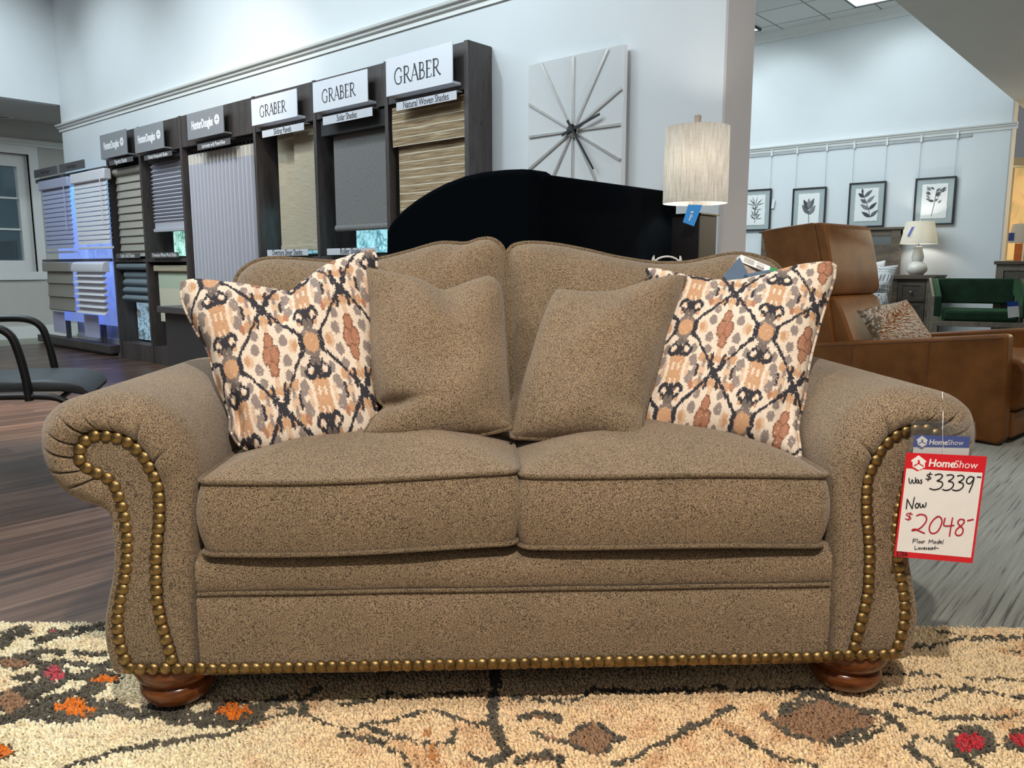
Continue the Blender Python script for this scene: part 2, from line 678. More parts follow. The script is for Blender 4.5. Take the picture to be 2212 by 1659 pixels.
# seat cushions
def seat_cushion(cx, w, y0, y1, z0, z1, ct, cb, lean=0.0):
    d2 = (y1 - y0) / 2
    cy = (y0 + y1) / 2
    out = rrect(w, d2, 0.028, 30)
    L = []

    def ring(s, z, dx=0.0, dz=None):
        r = []
        for x, y in out:
            k = 1 + dx / max(w, d2)
            xx, yy = cx + x * s * k, cy + y * s * k
            yy -= 0.010 * (1 - (x / w) ** 2) if y < 0 else 0
            zz = z + lean * (x / w)
            r.append((xx, yy, zz + 0.003 * math.sin(9 * x + 3 * cx) * (1 if y < 0 else 0)))
        return r
    for s in (0.02, 0.35, 0.6, 0.78, 0.9, 0.97):
        L.append(ring(s, z0 - cb * (1 - s ** 3)))
    hs = z1 - z0
    for t in np.linspace(0, 1, 11):
        L.append(ring(1.0, z0 + hs * t, 0.012 * math.sin(PI * t)))
    for s in (0.985, 0.96, 0.92, 0.86, 0.78, 0.68, 0.55, 0.4, 0.2, 0.02):
        L.append(ring(s, z1 + ct * (1 - s ** 2.4)))
    mb = MB().loops(L, True, True, True)
    return mb, [ring(1.0, z1, 0.003), ring(1.0, z0, 0.003)]


for cx, ln in ((-0.3075, 0.006), (0.3045, -0.004)):
    mb, rings = seat_cushion(cx, 0.303, -0.004, 0.54, 0.362, 0.505, 0.062, 0.016, ln)
    sc = mb.build('seat_cushion', M['sofa'], SEAT, smooth=60)
    mb = MB()
    for r in rings:
        mb.tube(r, 0.0048, 8, closed=True)
    mb.build('piping', M['sofa_pipe'], sc)

# back cushions
BACK_L = [(1099, 945), (1100, 850), (1098, 760), (1096, 680), (1094, 610), (1091, 562), (1083, 534), (1062, 519), (1036, 520), (1005, 529), (950, 528), (880, 547), (815, 563), (760, 569), (700, 567), (640, 562), (580, 561), (545, 571), (522, 588), (510, 612), (507, 660), (515, 720), (560, 800), (600, 950)]
BACK_R = [(1107, 945), (1106, 850), (1104, 760), (1101, 680), (1098, 610), (1096, 565), (1101, 540), (1118, 530), (1150, 527), (1200, 531), (1265, 543), (1330, 558), (1400, 569), (1440, 571), (1485, 569), (1530, 560), (1570, 552), (1605, 551), (1640, 558), (1672, 572), (1690, 600), (1695, 660), (1690, 720), (1650, 800), (1610, 950)]
for outl in (BACK_L, BACK_R):
    P = catmull_arc([ps(x, y, 0.46, 0.34) for x, y in outl], 200, True)
    c = P.mean(axis=0)
    nrm = np.array([0, -0.947, 0.32])
    L = []
    for s, off in ((0.02, -0.10), (0.85, -0.10), (0.97, -0.055), (1.0, 0.0), (0.985, 0.012), (0.96, 0.025), (0.92, 0.040), (0.85, 0.056), (0.74, 0.072), (0.6, 0.084), (0.4, 0.092), (0.2, 0.096), (0.02, 0.098)):
        L.append([tuple(p) for p in (c + (P - c) * s + nrm * off)])
    bc = MB().loops(L, True, True, True).build('back_cushion', M['sofa'], SEAT, smooth=70)
    MB().tube(P + nrm * 0.004, 0.0075, 8, closed=True).build('piping', M['sofa_pipe'], bc)

MB().box(-0.74, 0.74, 0.04, 0.80, 0.094, 0.1005).build('light_block_cover', plain('black_block_cover', srgb(22, 21, 22), 0.9), SEAT, smooth=0)  # unseen black cover added to stop bounced light under the loveseat

# bun feet
FOOT = [(0.030, 0.104), (0.062, 0.103), (0.070, 0.098), (0.076, 0.086), (0.077, 0.074), (0.072, 0.060), (0.063, 0.051), (0.060, 0.047), (0.063, 0.044), (0.067, 0.036), (0.066, 0.024), (0.058, 0.010), (0.048, 0.001), (0.044, 0.0)]
FX = abs(ps(376, 1490, 0.06).x)
fm = MB().lathe([(r * 1.10, z) for r, z in FOOT], 40).build('foot', M['foot'], SEAT, smooth=60, loc=(-FX, 0.085, 0.018))
for x, y in ((FX, 0.085), (-0.70, 0.80), (0.70, 0.80)):
    copy_of(fm, SEAT, (x, y, 0.018))

# brass nailheads
nb = MB()
L = []
for a in np.linspace(0, PI / 2, 6):
    L.append([(0.0128 * math.cos(a) * math.cos(2 * PI * q / 18), -0.0092 * math.sin(a), 0.0128 * math.cos(a) * math.sin(2 * PI * q / 18)) for q in range(18)])
nb.loops(L, True, True, True)
NAILS_IN = [(293, 217), (343, 191), (402, 191), (458, 201), (511, 223), (558, 259), (598, 303), (622, 352), (649, 402), (667, 454), (672, 508), (673, 562), (672, 615), (669, 668), (662, 720), (659, 773), (655, 825), (655, 878), (657, 930), (659, 982), (660, 1035), (671, 1085), (680, 1134), (693, 1185), (708, 1235), (723, 1287), (736, 1337)]
NAILS_OUT = [(267, 262), (266, 314), (305, 357), (356, 384), (409, 410), (447, 451), (467, 503), (482, 556), (496, 608), (504, 661), (511, 714), (510, 767), (508, 820), (505, 872), (497, 925), (487, 977), (475, 1028), (466, 1079), (460, 1129), (463, 1181), (468, 1233), (480, 1285), (496, 1336), (522, 1382)]
np_ = [ps(60 + x / 2.3696, 860 + y / 2.3696, -0.002) for x, y in NAILS_IN + NAILS_OUT]
first = None
strip = MB()
for side in (1, -1):
    for i, p in enumerate(np_):
        loc = (p.x * side, -0.001, p.z)
        if i == len(np_) - 1:
            strip.add([(v[0] + loc[0], v[1] + loc[1], v[2] + loc[2]) for v in nb.v], nb.f)
            continue
        if first is None:
            first = nb.build('nailhead', M['brass'], SEAT, smooth=60, loc=loc)
        else:
            copy_of(first, SEAT, loc)
xs = [-0.745, -0.720, -0.696, -0.673, -0.650, -0.627] + list(np.arange(-0.606, 0.61, 0.0213)) + [0.627, 0.650, 0.673, 0.696, 0.720, 0.745]
for x in xs:
    z = 0.1225 if abs(x) > 0.61 else 0.1195
    jz = random.uniform(-0.0008, 0.0008)
    strip.add([(v[0] + x, v[1] - 0.001, v[2] + z + jz) for v in nb.v], nb.f)
so = strip.build('nailhead_strip', M['brass'], SEAT, smooth=60)
so['kind'] = 'stuff'


# ------------------------------------------------------------------ throw pillows
def hashn(i, s=0):
    x = np.sin(i * 12.9898 + s * 78.233) * 43758.5453
    return (x - np.floor(x)) * 2 - 1


CREAM, BLK, ORG, RUST, GRY, TAN = (np.array(srgb(*c)[:3]) for c in ((226, 212, 198), (58, 57, 64), (196, 156, 124), (172, 124, 102), (144, 133, 130), (210, 182, 158)))


def smooth_noise(x, y, f, seed):
    x, y = x * f, y * f
    x0, y0 = np.floor(x), np.floor(y)
    fx, fy = x - x0, y - y0
    fx, fy = fx * fx * (3 - 2 * fx), fy * fy * (3 - 2 * fy)

    def h(a, b):
        return hashn(a + b * 57.0, seed)
    return (h(x0, y0) * (1 - fx) + h(x0 + 1, y0) * fx) * (1 - fy) + (h(x0, y0 + 1) * (1 - fx) + h(x0 + 1, y0 + 1) * fx) * fy


def ikat(p, q):
    """woven ogee lattice with scrolls, in lattice units"""
    fe = hashn(np.floor(p * 70), 1) * 0.011 + hashn(np.floor(p * 26), 2) * 0.008
    fe2 = hashn(np.floor(q * 60), 3) * 0.006 + hashn(np.floor(p * 150) + np.floor(q * 170) * 57, 4) * 0.007
    q = q + fe
    p = p + fe2
    i, j = np.round(p), np.round(q)
    a, b = p - i, q - j
    A, B = np.abs(a), np.abs(b)
    hb = 0.5 - B                      # distance from the H centre row
    ma = 0.5 - A                      # distance from the medallion centre column
    col = np.empty(p.shape + (3,))
    col[:] = CREAM
    spk = hashn(np.floor(p * 110) + np.floor(q * 120) * 131, 5)

    def put(mask, c):
        col[mask] = c

    def el(x, y, x0, y0, rx, ry):
        return ((x - x0) / rx) ** 2 + ((y - y0) / ry) ** 2 < 1
    # field of dashes around the H motif
    sg = np.sign(a)
    put(el(A, hb, 0.20, 0.10, 0.055, 0.075), GRY)
    put(el(A, hb, 0.17, 0.24, 0.045, 0.06) & (b > 0), GRY)
    put(el(A, hb, 0.31, 0.16, 0.05, 0.06), ORG)
    put(el(A, hb, 0.33, 0.02, 0.05, 0.06), TAN)
    put(el(A, hb, 0.42, 0.14, 0.035, 0.075), BLK)
    put(el(A, hb, 0.385, 0.15, 0.03, 0.05), ORG)
    put(el(A, hb, 0.27, 0.03, 0.03, 0.05), BLK)
    put(el(A, hb, 0.245, 0.03, 0.022, 0.04), GRY)
    put(el(A, hb, 0.10, 0.30, 0.025, 0.05) & (b < 0), ORG)
    put(el(A, hb, 0.24, 0.18, 0.03, 0.05) & (b < 0), RUST)
    put(el(A, hb, 0.15, 0.045, 0.025, 0.045), TAN)
    put(el(A, hb, 0.345, 0.09, 0.02, 0.06), GRY)
    # H motif
    put(el(A, hb, 0.055, 0.11, 0.042, 0.13) | el(A, hb, 0, 0, 0.09, 0.07) | el(A, hb, 0, 0.17, 0.05, 0.10), ORG)
    put((np.abs(A - 0.035) < 0.013) & (hb < 0.085) & (b > 0), CREAM)
    put((np.abs(A - 0.03) < 0.011) & (np.abs(hb - 0.15) < 0.05) & (b < 0), CREAM)
    # medallion
    put(el(ma, B, 0.17, 0.10, 0.05, 0.06), GRY)
    put(el(ma, B, 0.15, 0.24, 0.045, 0.055), GRY)
    put(el(ma, B, 0.27, 0.0, 0.055, 0.07), TAN)
    put(el(ma, B, 0.29, 0.0, 0.035, 0.05), ORG)
    put(el(ma, B, 0.0, 0.35, 0.05, 0.06), ORG)
    put(el(ma, B, 0.0, 0.27, 0.03, 0.06), TAN)
    br = el(ma, B, 0.045, 0.0, 0.058, 0.10) | el(ma, B, 0.0, 0.14, 0.058, 0.085)
    put(br, RUST * 0.55)
    put(el(ma, B, 0.045, 0.0, 0.040, 0.080) | el(ma, B, 0.0, 0.14, 0.042, 0.066), RUST)
    put((ma < 0.008) & (B < 0.06), RUST * 0.75)
    # lattice
    t = np.clip((A - 0.10) / 0.40, 0, 1)
    yb = 0.06 + 0.44 * (t ** 1.15)
    d = np.abs(B - yb) * 0.72
    w = 0.020 + 0.014 * (t > 0.85) + 0.006 * smooth_noise(p, q, 9, 71)
    put((d < w) & (A > 0.06), BLK)
    put(el(ma, 0.5 - B, 0.0, 0.0, 0.05, 0.10), BLK)
    put(el(ma, 0.5 - B, 0.075, 0.07, 0.028, 0.06) & (b > 0), BLK)
    put((ma < 0.022) & (np.abs(0.5 - B - 0.07) < 0.035) & (b > 0), CREAM)
    # node: dark bars, scrolls, orange heart
    put((A < 0.030) & (B < 0.34) & (B > 0.06), BLK)
    ring = np.hypot((A - 0.085) / 1.0, (B - 0.255) / 1.25)
    put((np.abs(ring - 0.056) < 0.021) & ~((A > 0.085) & (B < 0.24) & (ring > 0.05)), BLK)
    put(el(A, B, 0.10, 0.215, 0.022, 0.022), BLK)
    put(el(A, B, 0.03, 0.16, 0.03, 0.06), GRY * 0.6)
    put(el(A, B, 0, 0, 0.135, 0.135), GRY * 0.75)
    put(el(A, B, 0.12, 0, 0.035, 0.10), BLK)
    put(el(A, B, 0, 0, 0.095, 0.095), ORG)
    lo = spk[..., None] * 0.10
    fac = np.where((np.abs(spk) > 0.985)[..., None], CREAM * 0.95, col)
    return np.clip(fac * (1 + lo), 0, 1)


def pillow(name, label, top, right, bottom, left, thick, res, mat, pipe_mat, pattern=None, pix=None, dents=(), front=0.62, group=None, power=0.42, wr=1.0, seed=0):
    """throw pillow from its four seams (lists of points in loveseat space)"""
    n = res

    def seam(p):
        return catmull_arc(p, n)
    T, R, B, Lf = seam(top), seam(right), seam(bottom), seam(left)
    u = np.linspace(0, 1, n)
    U, V = np.meshgrid(u, u, indexing='xy')
    Tu, Bu, Lv, Rv = T[None, :, :], B[None, :, :], Lf[:, None, :], R[:, None, :]
    U3, V3 = U[..., None], V[..., None]
    S = (1 - V3) * Tu + V3 * Bu + (1 - U3) * Lv + U3 * Rv - ((1 - U3) * (1 - V3) * T[0] + U3 * (1 - V3) * T[-1] + (1 - U3) * V3 * B[0] + U3 * V3 * B[-1])
    e1 = (T[-1] - T[0] + B[-1] - B[0])
    e2 = (Lf[-1] - Lf[0] + R[-1] - R[0])
    nn = np.cross(e1, e2)
    nn /= np.linalg.norm(nn)
    if nn[1] > 0:
        nn = -nn
    prof = (np.clip(4 * U * (1 - U), 0, 1) ** power) * (np.clip(4 * V * (1 - V), 0, 1) ** power)
    r = np.random.default_rng(seed)
    wv = np.zeros_like(U)
    for _ in range(7):
        fx, fy, ph = r.uniform(-7, 7), r.uniform(-7, 7), r.uniform(0, 6.28)
        wv += 0.0022 * wr * np.sin(fx * U * 2 + fy * V * 2 + ph)
    for (du, dv, ru, rv, dep) in dents:
        wv -= dep * np.exp(-((U - du) / ru) ** 2 - ((V - dv) / rv) ** 2)
    h = thick * prof
    Fp = S + nn * (h * front + wv * prof)[..., None]
    Bp = S - nn * (h * (1 - front))[..., None]
    m = n * n
    v = np.vstack([Fp.reshape(-1, 3), Bp.reshape(-1, 3)])
    I = np.arange(m).reshape(n, n)
    q = np.stack([I[:-1, :-1], I[1:, :-1], I[1:, 1:], I[:-1, 1:]], -1).reshape(-1, 4)
    faces = np.vstack([q, q[:, ::-1] + m])
    me = bpy.data.meshes.new(name)
    me.from_pydata(v.tolist(), [], faces.tolist())
    # merge seam
    bm = bmesh.new()
    bm.from_mesh(me)
    bm.to_mesh(me)
    bm.free()
    me.polygons.foreach_set('use_smooth', [True] * len(me.polygons))
    me.materials.append(mat)
    cf = None
    if pattern is not None:
        def pseam(pts):
            return catmull_arc([(a, b, 0) for a, b in pts], n)[:, :2]
        pT, pR, pB, pL = (pseam(x) for x in pix['seams'])
        PX = (1 - V3) * pT[None] + V3 * pB[None] + (1 - U3) * pL[:, None] + U3 * pR[:, None] - ((1 - U3) * (1 - V3) * pT[0] + U3 * (1 - V3) * pT[-1] + (1 - U3) * V3 * pB[0] + U3 * V3 * pB[-1])
        Ai = np.linalg.inv(np.array([pix['P'], pix['Q']], float).T)
        PQ = (PX - np.array(pix['O'], float)) @ Ai.T
        cf = pattern(PQ[..., 0], PQ[..., 1])
        set_col(me, np.vstack([cf.reshape(-1, 3), cf.reshape(-1, 3)]))
    me.update()
    root = link(name, me)
    tag(root, label, 'pillow', group)
    root.location = SO
    root.rotation_euler = (0, 0, SA)
    ring = np.vstack([T[:-1], R[:-1], B[::-1][:-1], Lf[::-1][:-1]])
    mb = MB()
    mb.tube(ring, 0.0052, 8, closed=True)
    if pattern is not None:
        po = mb.build('piping', mat, root, recalc=False)
        rc = np.vstack([cf[0, :-1], cf[:-1, -1], cf[-1, ::-1][:-1], cf[::-1, 0][:-1]])
        rc = np.vstack([rc, rc[:1]])
        set_col(po.data, np.repeat(rc, 8, axis=0)[:len(po.data.vertices)])
    else:
        mb.build('piping', pipe_mat, root)
    return root


def seams(pts):
    """(px, py, local depth) lists -> local points"""
    return [[ps(x, y, d) for x, y, d in s] for s in pts]


ik = colmat('ikat_weave', 0.95, 900, 0.35)
IL = [[(394, 612, .33), (430, 607, .33), (520, 618, .36), (590, 628, .385), (628, 632, .39), (655, 612, .40), (715, 572, .43), (780, 548, .45), (806, 544, .46)],
      [(806, 544, .46), (812, 570, .44), (806, 680, .38), (808, 800, .31), (812, 890, .24), (806, 940, .20)],
      [(499, 930, .20), (522, 962, .175), (574, 981, .16), (640, 968, .17), (720, 953, .18), (806, 940, .20)],
      [(394, 612, .33), (396, 650, .32), (420, 705, .30), (452, 760, .28), (468, 820, .26), (490, 872, .24), (498, 900, .225), (499, 930, .20)]]
s = seams(IL)
pillow('throw_pillow', 'patterned ikat throw pillow at the left arm of the loveseat', s[0], s[1], s[2], s[3], 0.15, 320, ik, None, ikat,
       dict(seams=[[(a, b) for a, b, c in x] for x in IL], O=(678, 777), P=(165, -47), Q=(55, 203)),
       dents=[(0.52, 0.0, 0.10, 0.22, 0.045), (0.13, 0.86, 0.035, 0.14, 0.05)], group='throw pillows on the loveseat', seed=3)
IR = [[(1398, 583, .47), (1430, 586, .46), (1500, 603, .45), (1580, 609, .43), (1650, 597, .41), (1720, 577, .39), (1785, 569, .37), (1803, 575, .37)],
      [(1803, 575, .37), (1798, 610, .36), (1772, 690, .32), (1748, 780, .27), (1736, 860, .22), (1722, 920, .18), (1726, 965, .145), (1727, 990, .13)],
      [(1388, 935, .24), (1450, 938, .235), (1560, 952, .21), (1650, 968, .17), (1727, 990, .13)],
      [(1398, 583, .47), (1420, 640, .44), (1412, 760, .37), (1396, 860, .29), (1388, 935, .24)]]
s = seams(IR)
pillow('throw_pillow', 'patterned ikat throw pillow at the right arm of the loveseat', s[0], s[1], s[2], s[3], 0.15, 320, ik, None, ikat,
       dict(seams=[[(a, b) for a, b, c in x] for x in IR], O=(1649, 758), P=(166, 18.8), Q=(-47, 176)),
       dents=[(0.45, 0.0, 0.2, 0.2, 0.02), (0.90, 0.86, 0.06, 0.1, 0.03)], group='throw pillows on the loveseat', seed=4)
BLp = [[(788, 580, .40), (830, 590, .40), (900, 610, .405), (950, 630, .41), (975, 627, .415), (1010, 614, .42), (1050, 601, .43), (1072, 606, .43)],
       [(1072, 606, .43), (1086, 640, .41), (1092, 740, .36), (1097, 850, .28), (1104, 925, .22)],
       [(786, 938, .165), (850, 949, .16), (940, 946, .17), (1040, 938, .20), (1104, 925, .22)],
       [(788, 580, .40), (797, 680, .36), (803, 790, .29), (818, 860, .24), (832, 880, .23), (808, 905, .20), (786, 938, .165)]]
s = seams(BLp)
pillow('throw_pillow', 'plain brown throw pillow with a dented top, left of the seam between the back cushions', s[0], s[1], s[2], s[3], 0.16, 110, M['sofa'], M['sofa_pipe'],
       dents=[(0.55, 0.0, 0.12, 0.25, 0.03), (0.06, 0.80, 0.12, 0.035, 0.055), (0.95, 0.95, 0.1, 0.1, 0.02)], group='throw pillows on the loveseat', seed=5)
BRp = [[(1196, 634, .42), (1212, 628, .42), (1270, 640, .42), (1330, 636, .415), (1400, 616, .41), (1455, 600, .40), (1480, 600, .40)],
       [(1480, 600, .40), (1468, 650, .37), (1440, 730, .33), (1412, 820, .27), (1392, 885, .22), (1386, 925, .175), (1384, 957, .15)],
       [(1106, 945, .21), (1180, 948, .19), (1250, 944, .18), (1310, 946, .17), (1384, 957, .15)],
       [(1196, 634, .42), (1178, 680, .39), (1152, 760, .34), (1126, 850, .28), (1106, 945, .21)]]
s = seams(BRp)
pillow('throw_pillow', 'plain brown throw pillow leaning right of the seam between the back cushions', s[0], s[1], s[2], s[3], 0.16, 110, M['sofa'], M['sofa_pipe'],
       dents=[(0.94, 0.82, 0.10, 0.05, 0.02), (0.5, 0.0, 0.2, 0.2, 0.015)], group='throw pillows on the loveseat', seed=6)

# ------------------------------------------------------------------ room shell
VD, VW, VB = 3.30, 3.50, 3.78          # display front, long wall face, its back face
VR = 10.2                              # bedroom wall
UE = -1.78                             # wall ends, and edge of the low ceiling
UC = -9.76                             # left corner of the long wall
UL = -11.2                             # far left wall
ZC, ZS, ZT = 3.86, 2.675, 2.385        # high ceiling, low ceiling, bottom of the picture rail

M['wall'] = plain('wall_paint', srgb(222, 226, 228), 0.75, var=0.012, scale=4)
M['wall_grey'] = plain('wall_paint_greige', srgb(196, 194, 186), 0.75, var=0.012, scale=4)
M['pier'] = plain('pier_paint', srgb(190, 187, 186), 0.75, var=0.012, scale=4)
M['soffit'] = plain('soffit_paint', srgb(206, 203, 200), 0.8, var=0.01, scale=4)
M['trim'] = plain('trim_paint', srgb(228, 228, 224), 0.4, var=0.01)

k = NT('ceiling_tile', 0.85)
vec = k.coord()
bt = k.n('ShaderNodeTexBrick', offset=0.0, i_Scale=1.0)
bt.inputs['Brick Width'].default_value = 0.586
bt.inputs['Row Height'].default_value = 0.586
bt.inputs['Mortar Size'].default_value = 0.010
bt.inputs['Mortar Smooth'].default_value = 0.1
bt.inputs['Color1'].default_value = srgb(214, 214, 208)
bt.inputs['Color2'].default_value = srgb(210, 210, 205)
bt.inputs['Mortar'].default_value = srgb(120, 120, 116)
mp = k.n('ShaderNodeMapping')
mp.inputs['Location'].default_value = (0.246, 0.10, 0)
k.l(vec, mp.inputs[0])
k.l(mp.outputs[0], bt.inputs['Vector'])
k.color(k.mix(0.12, bt.outputs['Color'], k.ramp(k.noise(vec, 160, 2), [(0.4, (0.25, 0.25, 0.25)), (0.6, (0.9, 0.9, 0.9))])))
M['tile'] = k.m

# wood plank floor, boards running towards the long wall
k = NT('wood_plank', 0.33, 0, 0.4)
vec = k.coord(rot=(0, 0, PI / 2))
bt = k.n('ShaderNodeTexBrick', offset=0.37, i_Scale=1.0)
bt.inputs['Brick Width'].default_value = 1.22
bt.inputs['Row Height'].default_value = 0.155
bt.inputs['Mortar Size'].default_value = 0.0012
bt.inputs['Bias'].default_value = 0.0
bt.inputs['Color1'].default_value = (0, 0, 0, 1)
bt.inputs['Color2'].default_value = (1, 1, 1, 1)
bt.inputs['Mortar'].default_value = (0.0, 0.0, 0.0, 1)
k.l(vec, bt.inputs['Vector'])
sep = k.n('ShaderNodeSeparateColor')
k.l(bt.outputs['Color'], sep.inputs[0])
st = k.n('ShaderNodeMapping')
st.inputs['Scale'].default_value = (0.7, 14, 1)
k.l(vec, st.inputs[0])
off = k.n('ShaderNodeVectorMath', operation='ADD')
cmb = k.n('ShaderNodeCombineXYZ')
k.l(k.math('MULTIPLY', sep.outputs[0], 9.0), cmb.inputs[0])
k.l(st.outputs[0], off.inputs[0])
k.l(cmb.outputs[0], off.inputs[1])
g1 = k.noise(off.outputs[0], 1.6, 6, 0.62, 0.5)
g2 = k.noise(off.outputs[0], 7.0, 4, 0.6, 0.3)
f = k.math('ADD', k.math('MULTIPLY', g1, 0.7), k.math('MULTIPLY', g2, 0.3))
f = k.math('MULTIPLY_ADD', sep.outputs[0], 0.16, k.math('SUBTRACT', f, 0.08))
c = k.ramp(f, [(0.30, srgb(46, 34, 28)), (0.46, srgb(82, 62, 51)), (0.58, srgb(108, 84, 70)), (0.74, srgb(138, 112, 94))])
c = k.mix(bt.outputs['Fac'], c, srgb(40, 32, 28))
k.color(c)
k.bump(f, 0.08)
M['plank'] = k.m

# grey carpet with dark drawn-out streaks
k = NT('grey_carpet', 0.97, 0, 0.1)
vec = k.coord((1, 1, 1))
mp = k.n('ShaderNodeMapping')
mp.inputs['Scale'].default_value = (64, 1.5, 1)
k.l(vec, mp.inputs[0])
s1 = k.noise(mp.outputs[0], 1.6, 4, 0.6, 0.25)
fine = k.noise(vec, 330, 2, 0.6)
lo = k.noise(vec, 1.3, 2)
c = k.ramp(s1, [(0.34, srgb(112, 114, 113)), (0.43, srgb(162, 164, 161)), (0.7, srgb(184, 186, 182))])
c = k.mix(0.55, c, k.ramp(fine, [(0.32, srgb(78, 80, 80)), (0.68, srgb(172, 176, 172))]), 'OVERLAY')
c = k.mix(1.0, c, k.ramp(lo, [(0.3, (0.86, 0.86, 0.86)), (0.7, (1.1, 1.1, 1.1))]), 'MULTIPLY')
k.color(c)
k.bump(fine, 0.5, 0.003)
M['carpet'] = k.m

struct(MB().box(UL - 0.2, UE + 0.02, -5.0, VB, -0.06, 0.0).build('floor', M['plank'], smooth=0))
struct(MB().box(UE + 0.02, 7.0, -5.0, 18.0, -0.06, 0.0).box(UL - 0.2, UE + 0.02, VB, 18.0, -0.06, 0.0).build('floor_carpet', M['carpet'], smooth=0))
struct(MB().box(UC, UE, VW, VB, 0, ZC).build('wall_long', M['wall'], smooth=0))
struct(MB().box(UE, UE + 0.012, VW + 0.001, VB, 0, ZC).build('trim_1', M['pier'], smooth=0))
struct(MB().box(UL, UE, VR, VR + 0.22, 0, ZC).build('wall_bedroom', M['wall'], smooth=0))
struct(MB().box(UE, UE + 0.012, VR + 0.001, VR + 0.22, 0, ZC).build('trim_2', M['pier'], smooth=0))
# far left wall with the window, header over the opening and its low ceiling
WV0, WV1, WZ0, WZ1 = 1.55, 3.60, 0.84, 2.28
mb = MB()
mb.box(UL - 0.2, UL, -5.0, WV0, 0, ZC).box(UL - 0.2, UL, WV1, VR, 0, ZC).box(UL - 0.2, UL, WV0, WV1, 0, WZ0).box(UL - 0.2, UL, WV0, WV1, WZ1, ZC)
struct(mb.build('wall_left', M['wall_grey'], smooth=0))
struct(MB().box(UC - 0.12, UC, -5.0, VW, ZS, ZC).build('wall_header', M['wall'], smooth=0))
struct(MB().box(UL, UC - 0.12, -5.0, VR, ZS, ZS + 0.1).build('ceiling_left', M['soffit'], smooth=0))
struct(MB().box(UL, UE, -5.0, VR, ZC, ZC + 0.1).build('ceiling', M['tile'], smooth=0))
struct(MB().box(UE, 7.0, -5.0, 18.0, ZS, ZS + 0.1).build('ceiling_low', M['soffit'], smooth=0))
struct(MB().box(UE, UE + 0.1, -5.0, VR, ZS + 0.1, ZC).build('wall_bulkhead', M['wall'], smooth=0))
# rooms beyond
struct(MB().box(UE - 1.5, 7.0, 15.5, 15.7, 0, ZS).build('wall_back', plain('wall_paint_cream', srgb(214, 206, 178), 0.8, var=0.01), smooth=0))
struct(MB().box(UE - 1.5, UE - 1.3, VR + 0.22, 15.5, 0, ZS).build('wall_side', M['wall_grey'], smooth=0))


def rail_profile(z):
    return [(0, z), (0.012, z), (0.012, z + 0.028), (0.03, z + 0.034), (0.034, z + 0.052), (0.052, z + 0.056), (0.056, z + 0.07), (0, z + 0.07)]


def rail(name, x0, x1, v, z, ends=0.0):
    mb = MB()
    mb.prism([(v - d, zz) for d, zz in rail_profile(z)], x0 - ends, x1 + ends, 'x')
    return struct(mb.build(name, M['trim'], smooth=30))


rail('trim_3', UC - 0.05, UE + 0.0, VW, ZT)
rail('trim_4', UL, UE + 0.06, VR, ZT - 0.01)
mb = MB()
mb.prism([(UL + d, zz) for d, zz in rail_profile(ZT)], -5.0, VR, 'y')
struct(mb.build('trim_5', M['trim'], smooth=30))
# crown moulding of the bedroom, baseboards
mb = MB()
mb.prism([(VR, ZC - 0.10), (VR - 0.02, ZC - 0.10), (VR - 0.03, ZC - 0.06), (VR - 0.08, ZC - 0.02), (VR - 0.09, ZC), (VR, ZC)], UL, UE, 'x')
struct(mb.build('trim_6', M['trim'], smooth=30))
struct(MB().box(UL, UE, VR - 0.015, VR, 0, 0.14).build('baseboard_bedroom', M['trim'], bevel=0.004))
struct(MB().box(UC, UE, VW - 0.015, VW, 0, 0.14).build('baseboard_long', M['trim'], bevel=0.004))
struct(MB().box(UL, UL + 0.015, -5.0, VR, 0, 0.16).build('baseboard_left', M['trim'], bevel=0.004))
struct(MB().box(UL, UL + 0.9, -5.0, VW + 2, 0.0, 0.004).build('floor_border', plain('pale_floor', srgb(168, 166, 150), 0.5, var=0.04), smooth=0))

# window of the far left wall
w = struct(MB().box(UL - 0.05, UL + 0.03, WV1, WV1 + 0.10, WZ0 - 0.10, WZ1 + 0.10).box(UL - 0.05, UL + 0.03, WV0 - 0.10, WV0, WZ0 - 0.10, WZ1 + 0.10)
           .box(UL - 0.05, UL + 0.03, WV0, WV1, WZ1, WZ1 + 0.10).box(UL - 0.05, UL + 0.04, WV0, WV1, WZ0 - 0.10, WZ0).build('window_1', M['trim']))
mb = MB()
mb.box(UL - 0.16, UL - 0.06, WV1 - 0.12, WV1, WZ0, WZ1).box(UL - 0.16, UL - 0.06, WV0, WV0 + 0.10, WZ0, WZ1)
mb.box(UL - 0.16, UL - 0.06, WV0 + 0.10, WV1 - 0.12, WZ1 - 0.15, WZ1).box(UL - 0.16, UL - 0.06, WV0 + 0.10, WV1 - 0.12, WZ0, WZ0 + 0.14)
mb.build('sash', M['trim'], w)
zz = [WZ0 + 0.14 + (WZ1 - WZ0 - 0.29) * t for t in (1 / 3, 2 / 3)]
mb = MB()
for z in zz:
    mb.box(UL - 0.14, UL - 0.09, WV0 + 0.1, WV1 - 0.12, z - 0.012, z + 0.012)
mb.build('glazing_bar', M['trim'], w, bevel=0.004)
def clear(name, col, fac, rough=0.05):
    kk = NT(name, rough, 0, 0.6)
    kk.color(col)
    tp = kk.n('ShaderNodeBsdfTransparent')
    tp.inputs[0].default_value = (0.97, 0.985, 0.985, 1)
    mx_ = kk.n('ShaderNodeMixShader', i_0=fac)
    kk.l(kk.b.outputs[0], mx_.inputs[1])
    kk.l(tp.outputs[0], mx_.inputs[2])
    kk.l(mx_.outputs[0], kk.t.nodes['Material Output'].inputs[0])
    return kk.m


